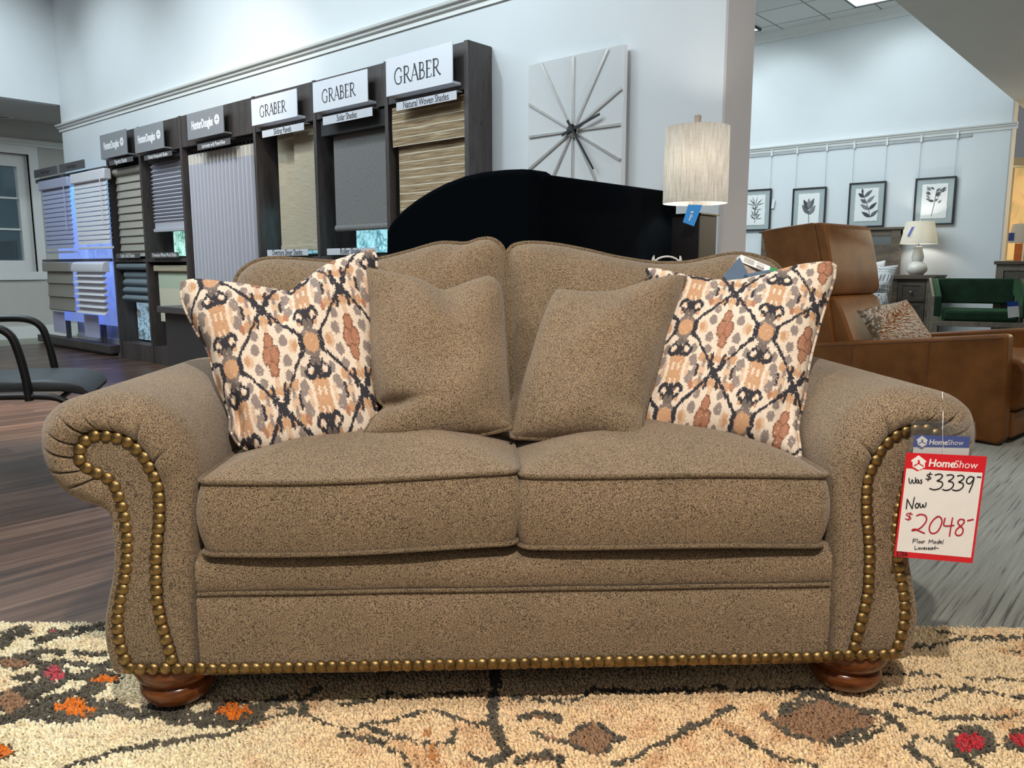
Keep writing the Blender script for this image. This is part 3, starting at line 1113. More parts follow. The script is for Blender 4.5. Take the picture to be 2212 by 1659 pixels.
M['glass'] = clear('window_glass', srgb(120, 140, 150), 0.8)
MB().box(UL - 0.120, UL - 0.112, WV0 + 0.1, WV1 - 0.12, WZ0 + 0.14, WZ1 - 0.15).build('pane', M['glass'], w, smooth=0)
struct(MB().box(UL - 2.4, UL - 2.3, -0.5, 5.5, 0, 3).build('wall_office', plain('office_paint', srgb(120, 146, 160), 0.8, var=0.02), smooth=0))
struct(MB().box(UL - 2.3, UL - 0.2, -0.5, 5.5, -0.06, 0).build('floor_office', plain('office_floor', srgb(90, 96, 100), 0.8), smooth=0))
lamp('office_lamp', 'POINT', (UL - 1.2, 2.2, 2.6), 22, COOL, shadow_soft_size=0.3)

# ceiling light panels that show in the high ceiling
panel = emit('ceiling_light_panel', (0.86, 0.97, 1.0), 3.0)
frame_grey = plain('panel_frame', srgb(60, 64, 66), 0.5)
for uu, vv, wu, wv, lab in ((-3.07, 9.18, 0.29, 0.58, 'flat ceiling light panel nearest the low ceiling edge, over the bedroom'),
                            (-4.83, 9.60, 0.29, 0.29, 'flat ceiling light panel beside the pier, over the bedroom')):
    t = thing('ceiling_light', lab, 'light', (uu, vv, ZC - 0.03), 0, 'ceiling light panels')
    mb = MB()
    mb.box(-wu, wu, -wv, -wv + 0.02, 0, 0.03).box(-wu, wu, wv - 0.02, wv, 0, 0.03).box(-wu, -wu + 0.02, -wv, wv, 0, 0.03).box(wu - 0.02, wu, -wv, wv, 0, 0.03)
    mb.build('frame', frame_grey, t, smooth=0)
    MB().box(-wu + 0.02, wu - 0.02, -wv + 0.02, wv - 0.02, 0.012, 0.02).build('diffuser', panel, t, smooth=0)

# ------------------------------------------------------------------ window-shade display: six cabinets against the long wall
M['dw'] = M['dark_wood']
M['dw2'] = woodmat('dark_laminate_inner', srgb(34, 34, 36), srgb(56, 54, 55), (2, 2, 0.3), 0.5)
M['sign_white'] = plain('sign_white', srgb(226, 228, 234), 0.35, var=0.01)
M['sign_grey'] = plain('sign_grey', srgb(140, 142, 146), 0.4, var=0.02)
M['strip_white'] = plain('strip_white', srgb(206, 208, 214), 0.4, var=0.01)
M['strip_grey'] = plain('strip_grey', srgb(92, 90, 92), 0.4, var=0.02)
M['strip_ink'] = plain('strip_ink', srgb(66, 64, 70), 0.5)
M['white_ink'] = plain('white_lettering', srgb(244, 244, 246), 0.4)


def backlit(name, a, b, c, strength=0.9):
    """a backlit window picture: sky behind branches and leaves"""
    kk = NT(name, 0.4)
    v = kk.coord()
    vo = kk.n('ShaderNodeTexVoronoi', i_Scale=24.0, feature='DISTANCE_TO_EDGE')
    n0 = kk.noise(v, 9, 5, 0.7, 1.2)
    kk.l(v, vo.inputs['Vector'])
    fac = kk.math('ADD', n0, kk.math('MULTIPLY', vo.outputs['Distance'], 0.5))
    col = kk.ramp(fac, [(0.44, a), (0.53, b), (0.62, c)])
    kk.color(col)
    kk.l(col, kk.b.inputs['Emission Color'])
    kk.b.inputs['Emission Strength'].default_value = strength
    return kk.m


M['pic_cyan'] = backlit('window_picture_cyan', srgb(90, 140, 150), srgb(120, 178, 190), srgb(166, 226, 240), 0.75)
M['pic_green'] = backlit('window_picture_green', srgb(86, 140, 120), srgb(132, 190, 176), srgb(190, 234, 226), 0.75)
M['pic_dusk'] = backlit('window_picture_dusk', srgb(74, 88, 96), srgb(112, 136, 150), srgb(150, 180, 200), 0.55)

S_GRABER = {
    'G': [([(0.86, 0.74), (0.80, 0.90), (0.58, 0.99), (0.32, 0.93), (0.10, 0.70), (0.06, 0.40), (0.22, 0.10), (0.50, 0.0), (0.76, 0.05), (0.86, 0.14)], 0.085), ([(0.84, 0.10), (0.84, 0.42)], 0.10), ([(0.66, 0.43), (0.98, 0.43)], 0.04)],
    'R': [([(0.14, 0.0), (0.14, 1.0)], 0.12), ([(0.14, 0.97), (0.45, 0.98), (0.62, 0.84), (0.60, 0.62), (0.40, 0.50), (0.14, 0.49)], 0.075), ([(0.38, 0.49), (0.58, 0.22), (0.84, 0.0)], 0.10), ([(0.02, 0.01), (0.28, 0.01)], 0.04), ([(0.02, 0.985), (0.2, 0.985)], 0.04)],
    'A': [([(0.10, 0.0), (0.50, 1.0)], 0.055), ([(0.48, 1.0), (0.88, 0.0)], 0.12), ([(0.24, 0.34), (0.74, 0.34)], 0.045), ([(0.0, 0.01), (0.22, 0.01)], 0.04), ([(0.76, 0.01), (1.0, 0.01)], 0.04)],
    'B': [([(0.14, 0.0), (0.14, 1.0)], 0.12), ([(0.14, 0.97), (0.42, 0.97), (0.54, 0.82), (0.50, 0.62), (0.34, 0.53), (0.14, 0.53)], 0.07), ([(0.30, 0.53), (0.56, 0.46), (0.66, 0.26), (0.54, 0.06), (0.30, 0.02), (0.14, 0.02)], 0.08), ([(0.02, 0.01), (0.2, 0.01)], 0.04), ([(0.02, 0.985), (0.2, 0.985)], 0.04)],
    'E': [([(0.14, 0.0), (0.14, 1.0)], 0.12), ([(0.02, 0.98), (0.56, 0.98), (0.57, 0.84)], 0.05), ([(0.14, 0.52), (0.48, 0.52)], 0.05), ([(0.02, 0.02), (0.58, 0.02), (0.61, 0.18)], 0.05)],
}
S_ADV = {'G': 1.12, 'R': 0.86, 'A': 0.98, 'B': 0.82, 'E': 0.78}


def graber(h):
    polys, x = [], 0
    for ch in 'GRABER':
        for pts, w in S_GRABER[ch]:
            polys.append(([((px + x) * h * 0.80, (py - 0.5) * h) for px, py in pts], w * h))
        x += S_ADV[ch]
    polys.append(([((x + 0.02) * h * 0.80, -0.46 * h), ((x + 0.05) * h * 0.80, -0.46 * h)], 0.05 * h))
    tot = x * h * 0.80
    return strokes_mesh([([(a - tot / 2, b) for a, b in p], w) for p, w in polys])


def leaf_star(r):
    """ring emblem with a four-pointed star cut out of its disc"""
    n = 32
    mb = MB()
    out = [(r * math.cos(2 * PI * i / n), r * math.sin(2 * PI * i / n)) for i in range(n)]
    inn = []
    for i in range(n):
        a = 2 * PI * i / n
        s = 0.16 + 0.66 * abs(math.cos(2 * a)) ** 6
        inn.append((r * s * math.cos(a) * 0.8, r * s * math.sin(a)))
    for z in (0, 0.0006):
        pass
    vs = [(x, y, 0.0006) for x, y in out] + [(x, y, 0.0006) for x, y in inn] + [(x, y, 0) for x, y in out] + [(x, y, 0) for x, y in inn]
    fs = []
    for i in range(n):
        j = (i + 1) % n
        fs += [(i, j, n + j, n + i), (2 * n + j, 2 * n + i, 3 * n + i, 3 * n + j), (i, 2 * n + i, 2 * n + j, j), (n + j, 3 * n + j, 3 * n + i, n + i)]
    return mb.add(vs, fs)


def px_u(px, py, v=VD):
    return at_v(px, py, v).x


def px_z(px, py, v=VD):
    return at_v(px, py, v).z


FR = (PI / 2, 0, 0)     # lettering that faces the room (-Y)
U = [-3.235, -3.965, -4.725, -5.495, -6.655, -7.445, -8.155]    # right faces of the uprights, right to left
ZTOP, ZHB = 2.155, 1.895
CAB = [
    ('graber', 'Natural Woven Shades', None, None, 'rightmost shade display cabinet, beside the white clock, with a bamboo shade'),
    ('graber', 'Solar Shades', 'Roller Shades', 'pic_cyan', 'shade display cabinet second from the clock, with a grey solar shade'),
    ('graber', 'Sliding Panels', 'Overture Sheer Shades', 'pic_cyan', 'shade display cabinet third from the clock, with two beige sliding panels'),
    ('hd', 'Luminette with PowerView', None, None, 'widest shade display cabinet, holding the tall pale pleated curtain'),
    ('hd', 'Duette Honeycomb Shades', 'Provenance Woven Wood Shades', 'pic_green', 'shade display cabinet with a blue-grey pleated shade, left of the widest cabinet'),
    ('hd', 'Vignette Shades', 'Solera Soft Shades', 'pic_dusk', 'leftmost shade display cabinet, with a greige folded shade above a slate one'),
]
SIGN = [((833, 128), (977, 95), (838, 209)), ((675, 179), (793, 143), (680, 244)), ((542, 216), (640, 186), (548, 272)),
        ((403, 247), (481, 225), (409, 303)), ((289, 277), (351, 260), (299, 331)), ((215, 293), (272, 281), (223, 344))]
STRIP = [((856, 222), (986, 197), (856, 240)), ((697, 253), (804, 235), (698, 271)), ((566, 283), (656, 267), (567, 298)),
         ((426, 312), (497, 300), (428, 325)), ((311, 337), (371, 325), (313, 347)), ((235, 348), (287, 341), (237, 358))]
LSTRIP = [None, ((706, 537), (812, 535), (706, 551)), ((577, 540), (665, 540), (577, 553)), None, ((326, 546), (385, 546), (326, 557)), ((250, 548), (302, 548), (250, 558))]
SHELF_Z = 0.975
for i, (brand, s1, s2, pic, lab) in enumerate(CAB):
    x1, x0 = U[i], U[i + 1]
    uc = (x0 + x1) / 2
    t = thing('shade_display_cabinet', lab, 'cabinet', (uc, VD, 0), 0, 'shade display cabinets along the wall')
    a, b = x0 - uc, x1 - uc
    dp = VW - VD - 0.004
    th = 0.032
    MB().box(a, a + th, 0, dp, 0, ZTOP).build('side_panel', M['dw'], t, bevel=0.002)
    if i == 0:
        MB().box(b - th, b, 0, dp, 0, ZTOP).build('side_panel', M['dw'], t, bevel=0.002)
        for yy, zz, r in ((0.11, 1.72, 0.014), (0.04, 1.735, 0.004), (0.065, 1.73, 0.004)):
            MB().add([(b + 0.0015, yy + r * math.cos(q * PI / 8), zz + r * math.sin(q * PI / 8)) for q in range(16)] + [(b - 0.003, yy + r * math.cos(q * PI / 8), zz + r * math.sin(q * PI / 8)) for q in range(16)],
                     [tuple(range(16))] + [(q, (q + 1) % 16, 16 + (q + 1) % 16, 16 + q) for q in range(16)]).build('screw_cap', M['dw2'], t, smooth=0)
    be = b - (th if i == 0 else 0)
    MB().box(a + th, be, 0.006, 0.026, ZHB, ZTOP - 0.004).build('header', M['dw'], t, bevel=0.002)
    MB().box(a + th, be, dp - 0.012, dp, 0.05, ZTOP - 0.02).build('back_panel', M['dw2'], t, smooth=0)
    MB().box(a + th, be, 0.012, dp - 0.012, 0.0, 0.16).build('base', M['dw'], t, bevel=0.002)
    if s2:
        MB().box(a + th, be, 0.004, dp - 0.012, SHELF_Z - 0.03, SHELF_Z).build('shelf', M['dw'], t, bevel=0.002)
    # slanted sign box on the header
    p0, p1, p2 = SIGN[i]
    su0, su1 = px_u(*p0, VD - 0.06) - uc, px_u(*p1, VD - 0.06) - uc
    sz1, sz0 = px_z(*p0, VD - 0.06), px_z(*p2, VD - 0.06)
    sm = M['sign_white'] if brand == 'graber' else M['sign_grey']
    mb = MB()
    mb.prism([(0.006, sz0 - 0.004), (-0.062, sz0), (-0.060, sz1), (-0.054, sz1), (-0.054, sz0 + 0.012), (0.006, sz0 + 0.012)], su0, su1, 'x')
    sg = mb.build('sign', sm, t, bevel=0.0015)
    cxs, hh = (su0 + su1) / 2, sz1 - sz0
    if brand == 'graber':
        o = graber(hh * 0.42).build('lettering', M['ink'], sg, smooth=0, loc=(cxs - 0.01, -0.0615, (sz0 + sz1) / 2 - 0.005), rot=FR)
    else:
        put_text('lettering', sg, M['white_ink'], 'HunterDouglas', 0.092, (cxs - 0.045, -0.0615, (sz0 + sz1) / 2 + 0.0), sx=0.60, offset=0.0035)
        leaf_star(0.038).build('emblem', M['white_ink'], sg, smooth=0, loc=(cxs + 0.19, -0.0615, (sz0 + sz1) / 2 + 0.008), rot=FR)
    for txt, sp, y in ((s1, STRIP[i], -0.045), (s2, LSTRIP[i], -0.025)):
        if not txt:
            continue
        q0, q1, q2 = sp
        tu0, tu1 = px_u(*q0, VD + y) - uc, px_u(*q1, VD + y) - uc
        tz1, tz0 = px_z(*q0, VD + y), px_z(*q2, VD + y)
        mb = MB()
        mb.prism([(y, tz0), (y + 0.003, tz0), (y + 0.003, tz1 - 0.003), (0.006, tz1 - 0.003), (0.006, tz1), (y, tz1)], tu0, tu1, 'x')
        light = brand == 'graber'
        ls = mb.build('label_strip', M['strip_white'] if light else M['strip_grey'], t, smooth=0)
        put_text('lettering', ls, M['strip_ink'] if light else M['white_ink'], txt, 0.058 if len(txt) < 22 else 0.046, ((tu0 + tu1) / 2, y - 0.001, (tz0 + tz1) / 2), sx=0.72)
    if pic:
        z0, z1 = (1.0, 1.35) if pic != 'pic_dusk' else (0.18, 0.55)
        fx = 0.30 if i in (1, 4) else 0.10
        MB().box(a + (b - a) * fx, be - 0.01, dp - 0.03, dp - 0.012, z0, z1).build('window_picture', M[pic], t, smooth=0)


def hang(name, label, cat, loc, group='window shades hung in the display'):
    return thing(name, label, cat, loc, 0, group)


# bamboo shade (rightmost cabinet)
k = NT('woven_bamboo', 0.8)
vec = k.coord()
mp = k.n('ShaderNodeMapping')
mp.inputs['Scale'].default_value = (3, 1, 130)
k.l(vec, mp.inputs[0])
n1 = k.noise(mp.outputs[0], 1.5, 3, 0.6)
c = k.ramp(n1, [(0.32, srgb(92, 74, 54)), (0.48, srgb(150, 126, 94)), (0.60, srgb(178, 154, 118)), (0.72, srgb(214, 200, 172))])
wv = k.n('ShaderNodeTexWave', bands_direction='X', i_Scale=20.0, i_Distortion=0.0)
k.l(vec, wv.inputs['Vector'])
c = k.mix(k.ramp(wv.outputs['Fac'], [(0.90, (0, 0, 0)), (0.97, (0.5, 0.5, 0.5))]), c, srgb(70, 58, 44))
wz = k.n('ShaderNodeTexWave', bands_direction='Z', i_Scale=6.6, i_Distortion=0.35)
k.l(vec, wz.inputs['Vector'])
c = k.mix(k.ramp(wz.outputs['Fac'], [(0.955, (0, 0, 0)), (0.99, (0.8, 0.8, 0.8))]), c, srgb(222, 214, 196))
k.color(c)
k.bump(n1, 0.5, 0.003)
M['bamboo'] = k.m
t = hang('woven_shade', 'tan bamboo shade with valance in the cabinet beside the clock', 'shade', ((U[0] + U[1]) / 2 + 0.01, VD + 0.05, 0))
hw = 0.325
MB().sheet([(-0.03, ZHB - 0.02), (-0.034, ZHB - 0.13), (-0.03, ZHB - 0.255)], -hw, hw + 0.01, 0.006).build('valance', M['bamboo'], t)
MB().sheet([(0.0, ZHB - 0.05), (0.0, 1.20), (-0.012, 1.17), (-0.012, 1.14), (0.0, 1.12)], -hw + 0.02, hw, 0.005).build('shade_panel', M['bamboo'], t)
MB().tube([(-hw + 0.01, -0.018, 1.135), (hw, -0.018, 1.135)], 0.024, 12).build('bottom_roll', M['bamboo'], t)

# grey solar roller shade
k = NT('grey_linen_shade', 0.9)
vec = k.coord()
n1 = k.noise(k.coord((1, 1, 14)), 60, 3)
n2 = k.noise(k.coord((14, 1, 1)), 60, 3)
f = k.math('MULTIPLY', k.math('ADD', n1, n2), 0.5)
k.color(k.ramp(f, [(0.36, srgb(84, 84, 84)), (0.64, srgb(142, 141, 138))]))
M['solar'] = k.m
uc = (U[1] + U[2]) / 2
t = hang('roller_shade', 'grey linen-look roller shade with dark fascia in the second cabinet from the clock', 'shade', (uc, VD + 0.07, 0))
MB().box(-0.32, 0.375, -0.05, 0.02, ZHB - 0.115, ZHB - 0.01).build('fascia', M['dw2'], t, bevel=0.004)
MB().sheet([(0.0, ZHB - 0.1), (0.0, 1.175)], -0.25, 0.36, 0.003).build('shade_panel', M['solar'], t)
MB().tube([(-0.25, 0, 1.165), (0.36, 0, 1.165)], 0.014, 10, flat=1.5).build('hem_bar', M['solar'], t)
t = hang('roller_shade', 'rolled charcoal patterned shade under the lower shelf of the second cabinet', 'shade', (uc, VD + 0.05, 0))
MB().tube([(-0.36, 0, 0.91), (0.37, 0, 0.91)], 0.025, 12).build('roll', M['strip_white'], t)
MB().sheet([(0.0, 0.9), (0.0, 0.30)], -0.34, 0.36, 0.003).build('shade_panel', M['solar'], t)

# beige sliding panels
k = NT('beige_panel', 0.85)
n1 = k.noise(k.coord((1, 1, 40)), 8, 3)
k.color(k.ramp(n1, [(0.35, srgb(158, 148, 126)), (0.65, srgb(182, 172, 150))]))
M['beige'] = k.m
uc = (U[2] + U[3]) / 2
for a, b, y, lab in ((-0.225, 0.05, 0.105, 'left beige sliding fabric panel in the third cabinet from the clock'), (0.055, 0.37, 0.06, 'right beige sliding fabric panel in the third cabinet from the clock')):
    t = hang('sliding_panel', lab, 'shade', (uc, VD + y, 0))
    MB().sheet([(0, ZHB - 0.01), (0, 1.035)], a, b, 0.004).build('shade_panel', M['beige'], t)
    MB().box(a, b, -0.008, 0.010, 1.02, 1.06).build('weight_bar', M['beige'], t, bevel=0.004)
k = plain('cream_sheer', srgb(196, 192, 170), 0.8, var=0.03)
t = hang('sheer_shade', 'cream sheer shade under the lower shelf of the third cabinet', 'shade', (uc, VD + 0.05, 0))
MB().box(-0.36, 0.36, -0.03, 0.03, 0.86, 0.935).build('headrail', k, t, bevel=0.01)
MB().sheet([(0, 0.87), (0, 0.3)], -0.34, 0.35, 0.003).build('shade_panel', k, t)

# tall pale pleated curtain in the widest cabinet
k = NT('pale_sheer', 0.85, 0, 0.2)
vec = k.coord()
sepz = k.n('ShaderNodeSeparateXYZ')
k.l(vec, sepz.inputs[0])
k.color(k.ramp(k.math('MULTIPLY', sepz.outputs[2], 0.5), [(0.865, srgb(188, 190, 200)), (0.875, srgb(214, 210, 202))], 'CONSTANT'))
k.b.inputs['Transmission Weight'].default_value = 0.0
k.b.inputs['Sheen Weight'].default_value = 0.2
uc = (U[3] + U[4]) / 2
t = hang('pleated_curtain', 'tall pale grey pleated sheer curtain with a cream heading in the widest cabinet', 'curtain', (uc, VD + 0.06, 0))
L = []
x0, x1 = -0.535, 0.47
for z in np.linspace(0.12, ZHB - 0.055, 14):
    row = []
    for q in range(321):
        s = q / 320
        x = x0 + (x1 - x0) * s
        ph = s * 17 * 2 * PI
        row.append((x, 0.032 * math.sin(ph) + 0.02 * (s - 0.5) * (1 if s > 0.8 else 0), z + (0.012 * math.sin(ph) if z > 1.8 else 0)))
    L.append(row)
MB().loops(L, False).build('curtain_panel', k.m, t, smooth=80)
mb = MB()
for q in range(17):
    x = x0 + (x1 - x0) * (q + 0.25) / 17
    mb.box(x - 0.006, x + 0.006, 0.005, 0.02, ZHB - 0.07, ZHB - 0.015)
mb.build('hanger_hook', M['dw2'], t, smooth=0)
MB().box(-0.55, 0.545, 0.0, 0.05, ZHB - 0.03, ZHB - 0.005).build('track', M['dw2'], t, bevel=0.003)
MB().sheet([(0.06, 1.7), (0.06, 0.2)], 0.5, 0.545, 0.003).build('side_glow', M['pic_cyan'], t)

# pleated honeycomb shade
uc = (U[4] + U[5]) / 2
t = hang('honeycomb_shade', 'blue-grey pleated honeycomb shade with a backlit picture below it', 'shade', (uc - 0.01, VD + 0.06, 0))
prof = [(0, ZHB - 0.07)]
n = 30
for q in range(n):
    z = ZHB - 0.075 - (ZHB - 0.075 - 1.30) * (q / n) ** 0.88
    prof.append((-0.015 if q % 2 else 0.012, z))
prof += [(0, 1.30), (0, 1.225)]
pl = plain('pleat_fabric', srgb(176, 178, 188), 0.6, var=0.02)
MB().sheet(prof, -0.27, 0.345, 0.003).build('pleats', pl, t, smooth=20)
MB().box(-0.27, 0.345, -0.018, 0.022, 1.215, 1.245).build('bottom_rail', pl, t, bevel=0.003)
MB().box(-0.29, 0.36, -0.02, 0.03, ZHB - 0.07, ZHB - 0.02).build('headrail', M['dw2'], t, bevel=0.004)
t = hang('woven_shade', 'cream woven shade with a pale green upper part under the lower shelf', 'shade', (uc, VD + 0.05, 0))
ww = NT('cream_weave', 0.85)
v2 = ww.coord()
sz = ww.n('ShaderNodeSeparateXYZ')
ww.l(v2, sz.inputs[0])
base = ww.ramp(sz.outputs[2], [(0.70, srgb(206, 202, 176)), (0.705, srgb(170, 190, 164))], 'CONSTANT')
ww.color(ww.mix(0.25, base, ww.ramp(ww.noise(ww.coord((20, 1, 2)), 30, 3), [(0.4, (0.45, 0.45, 0.36)), (0.6, (0.9, 0.88, 0.78))])))
MB().box(-0.30, 0.345, -0.025, 0.02, 0.86, 0.915).build('valance', M['beige'], t, bevel=0.006)
MB().sheet([(0, 0.88), (0, 0.40)], -0.26, 0.335, 0.004).build('shade_panel', ww.m, t)

# greige folded roman shade, slate roman shade
uc = (U[5] + U[6]) / 2
gr = plain('greige_fold', srgb(164, 160, 150), 0.75, var=0.02)
t = hang('roman_shade', 'greige roman shade of ten soft folds in the leftmost cabinet', 'shade', (uc + 0.01, VD + 0.06, 0))
prof = []
n = 10
zt, zb = ZHB - 0.13, 1.05
for q in range(n):
    z = zt - (zt - zb) * q / n
    dz = (zt - zb) / n
    prof += [(-0.006, z), (-0.012, z - dz * 0.45), (-0.020, z - dz * 0.93), (-0.017, z - dz * 0.985)]
prof += [(0.0, zb - 0.01), (-0.02, zb - 0.05)]
MB().sheet(prof, -0.28, 0.33, 0.003).build('folds', gr, t, smooth=35)
MB().tube([(-0.30, 0, ZHB - 0.095), (0.33, 0, ZHB - 0.095)], 0.04, 14).build('headrail', gr, t)
sl = plain('slate_fold', srgb(112, 126, 134), 0.7, var=0.02)
t = hang('roman_shade', 'slate blue roman shade with bulging folds under the lower shelf of the leftmost cabinet', 'shade', (uc + 0.02, VD + 0.05, 0))
prof = []
zt, zb = 0.86, 0.56
for q in range(4):
    z = zt - (zt - zb) * q / 4 * 1.0
    dz = (zt - zb) / 4
    for s in np.linspace(0, 1, 7)[:-1]:
        prof.append((0.01 - 0.05 * math.sin(PI * s) ** 0.8 * (0.4 + 0.2 * q), z - dz * s))
prof.append((0.0, zb))
MB().sheet(prof, -0.26, 0.33, 0.003).build('folds', sl, t, smooth=50)
MB().tube([(-0.33, -0.01, 0.905), (0.33, -0.01, 0.905)], 0.036, 14).build('headrail', sl, t)
p = at_v(272, 679, VD + 0.03)
mb = MB().lathe([(0.0, 0), (0.04, 0), (0.042, 0.006), (0.03, 0.014), (0.0, 0.016)], 24)
tag(mb.build('wall_disc', M['white_paper'], smooth=50, loc=(U[6] + 0.14, VD + 0.16, p.z), rot=FR), 'small round white disc low on the back of the leftmost cabinet', 'disc')

# ---------------------------------------------- freestanding stand of four shades at the left end
ST0, ST1 = -10.35, -8.30
sv = VD - 0.02
k = NT('blue_backlight', 0.4)
gz = k.n('ShaderNodeSeparateXYZ')
k.l(k.coord(), gz.inputs[0])
nz = k.noise(k.coord(), 5, 4, 0.6, 0.8)
cc = k.mix(k.ramp(nz, [(0.56, (0, 0, 0)), (0.62, (0.45, 0.45, 0.45))]), k.ramp(k.math('MULTIPLY', gz.outputs[2], 0.5), [(0.2, srgb(116, 140, 216)), (0.62, srgb(150, 180, 250)), (0.9, srgb(150, 222, 255))]), srgb(104, 130, 186))
k.color(cc)
k.l(cc, k.b.inputs['Emission Color'])
k.b.inputs['Emission Strength'].default_value = 0.55
M['glow'] = k.m
t = thing('shade_stand', 'freestanding stand with a glowing blue back panel and dark base left of the cabinets', 'stand', ((ST0 + ST1) / 2, sv, 0))
c0 = (ST0 + ST1) / 2
mb = MB().box(ST0 - c0, ST1 - c0, -0.02, 0.10, 0.03, 0.11).box(ST0 - c0 + 0.06, ST1 - c0 - 0.04, 0.02, 0.08, 0.0, 0.03)
mb.build('base', M['dw'], t, bevel=0.004)
MB().box(-0.45, 0.98, 0.085, 0.095, 0.30, 1.86).build('back_panel', M['glow'], t, smooth=0)
MB().box(-0.93, 0.98, 0.070, 0.115, 0.955, 0.985).build('crossbar', M['strip_grey'], t, bevel=0.003)
MB().box(-0.93, 0.98, 0.070, 0.115, 1.85, 1.89).build('crossbar', M['strip_grey'], t, bevel=0.003)
for x in (-0.40, 0.58):
    MB().box(x - 0.05, x + 0.05, 0.096, 0.12, 0.10, 1.88).build('post', M['strip_grey'], t, bevel=0.003)
for x0, x1, z0, z1 in ((-0.80, -0.12, 1.895, 1.98), (-0.04, 0.62, 1.895, 1.98)):
    s_ = MB().box(x0, x1, 0.02, 0.035, z0, z1).build('header_sign', M['strip_grey'], t, bevel=0.002)
    put_text('lettering', s_, M['dw2'], 'HunterDouglas', 0.05, ((x0 + x1) / 2, 0.0195, (z0 + z1) / 2), sx=0.8)
for x0, x1, z0, z1 in ((-0.62, -0.28, 0.16, 0.40), (0.28, 0.66, 0.16, 0.40)):
    MB().box(x0, x1, 0.03, 0.036, z0, z1).build('info_card', plain('lavender_card', srgb(196, 200, 232), 0.5, var=0.01), t, smooth=0)


def slat_blind(label, x0, x1, z1, z0, n, mat, head):
    t = hang('slat_blind', label, 'blind', ((x0 + x1) / 2, sv - 0.02, 0), 'sample blinds on the freestanding stand')
    w = (x1 - x0) / 2
    MB().box(-w - 0.02, w + 0.02, -0.04, 0.03, z1 - 0.01, z1 + 0.09).build('headrail', head, t, bevel=0.01)
    mb = MB()
    for q in range(n):
        z = z1 - 0.03 - (z1 - z0 - 0.05) * q / n
        mb.sheet([(0.010, z + 0.030), (-0.006, z + 0.022), (-0.016, z), (-0.020, z - 0.032)], -w, w, 0.003)
    mb.build('slats', mat, t, smooth=50)
    MB().box(-w, w, -0.02, 0.015, z0 - 0.012, z0 + 0.012).build('bottom_rail', mat, t, bevel=0.003)
    MB().tube([(w * 0.82, -0.045, z1), (w * 0.86, -0.05, z0 + 0.22)], 0.005, 6).build('tilt_wand', mat, t)


lav = plain('lavender_slat', srgb(182, 186, 212), 0.5, var=0.02)
wht = plain('white_slat', srgb(230, 230, 236), 0.45, var=0.01)


def stx(px, py):
    return at_v(px, py, sv - 0.03)


slat_blind('lavender grey slat blind, top left on the stand', stx(90, 400).x, stx(150, 400).x, 1.735, 1.06, 13, lav, lav)
slat_blind('white slat blind, top right on the stand', stx(160, 400).x, stx(231, 400).x, 1.745, 1.09, 13, wht, wht)
for lab, pa, pb, n, mat, d in (('flat greige roman shade, bottom left on the stand', 103, 158, 3, gr, 0.012), ('white roman shade with seven folds, bottom right on the stand', 168, 230, 7, wht, 0.045)):
    x0, x1 = stx(pa, 620).x, stx(pb, 620).x
    t = hang('roman_shade', lab, 'shade', ((x0 + x1) / 2, sv - 0.02, 0), 'sample blinds on the freestanding stand')
    w = (x1 - x0) / 2
    zt, zb = 0.86, 0.42
    if n == 3:
        MB().box(-w - 0.06, w, -0.03, 0.02, 0.85, 0.95).build('headrail', mat, t, bevel=0.006)
    else:
        MB().prism([(0.02, 0.85), (-0.05, 0.85), (-0.055, 0.88), (-0.045, 0.93), (-0.02, 0.95), (0.02, 0.955)], -w - 0.03, w + 0.03, 'x').build('headrail', mat, t, bevel=0.004)
    prof = []
    dz = (zt - zb) / n
    for q in range(n):
        z = zt - dz * q
        prof += [(0.0, z), (-d * 0.3, z - dz * 0.5), (-d, z - dz * 0.86), (-d * 1.05, z - dz * 0.93), (-d * 0.2, z - dz * 0.96)]
    prof.append((0, zb))
    MB().sheet(prof, -w, w, 0.003).build('folds', mat, t, smooth=35)

# ------------------------------------------------------------------ grey counter in front of the display
ctop = at_v(338, 660, 2.62)
cz = 0.6875
p0 = at_z(338, 661, cz)
t = thing('reception_counter', 'dark grey counter with an overhanging top in front of the shade cabinets', 'counter', (p0.x, p0.y, 0))
MB().box(0.03, 1.15, 0.03, 0.6, 0, cz - 0.036).build('body', plain('counter_body', srgb(62, 61, 62), 0.6, var=0.02), t, bevel=0.003)
MB().box(0, 1.18, 0, 0.64, cz - 0.036, cz).build('worktop', plain('counter_top', srgb(86, 82, 82), 0.45, var=0.03), t, bevel=0.003)

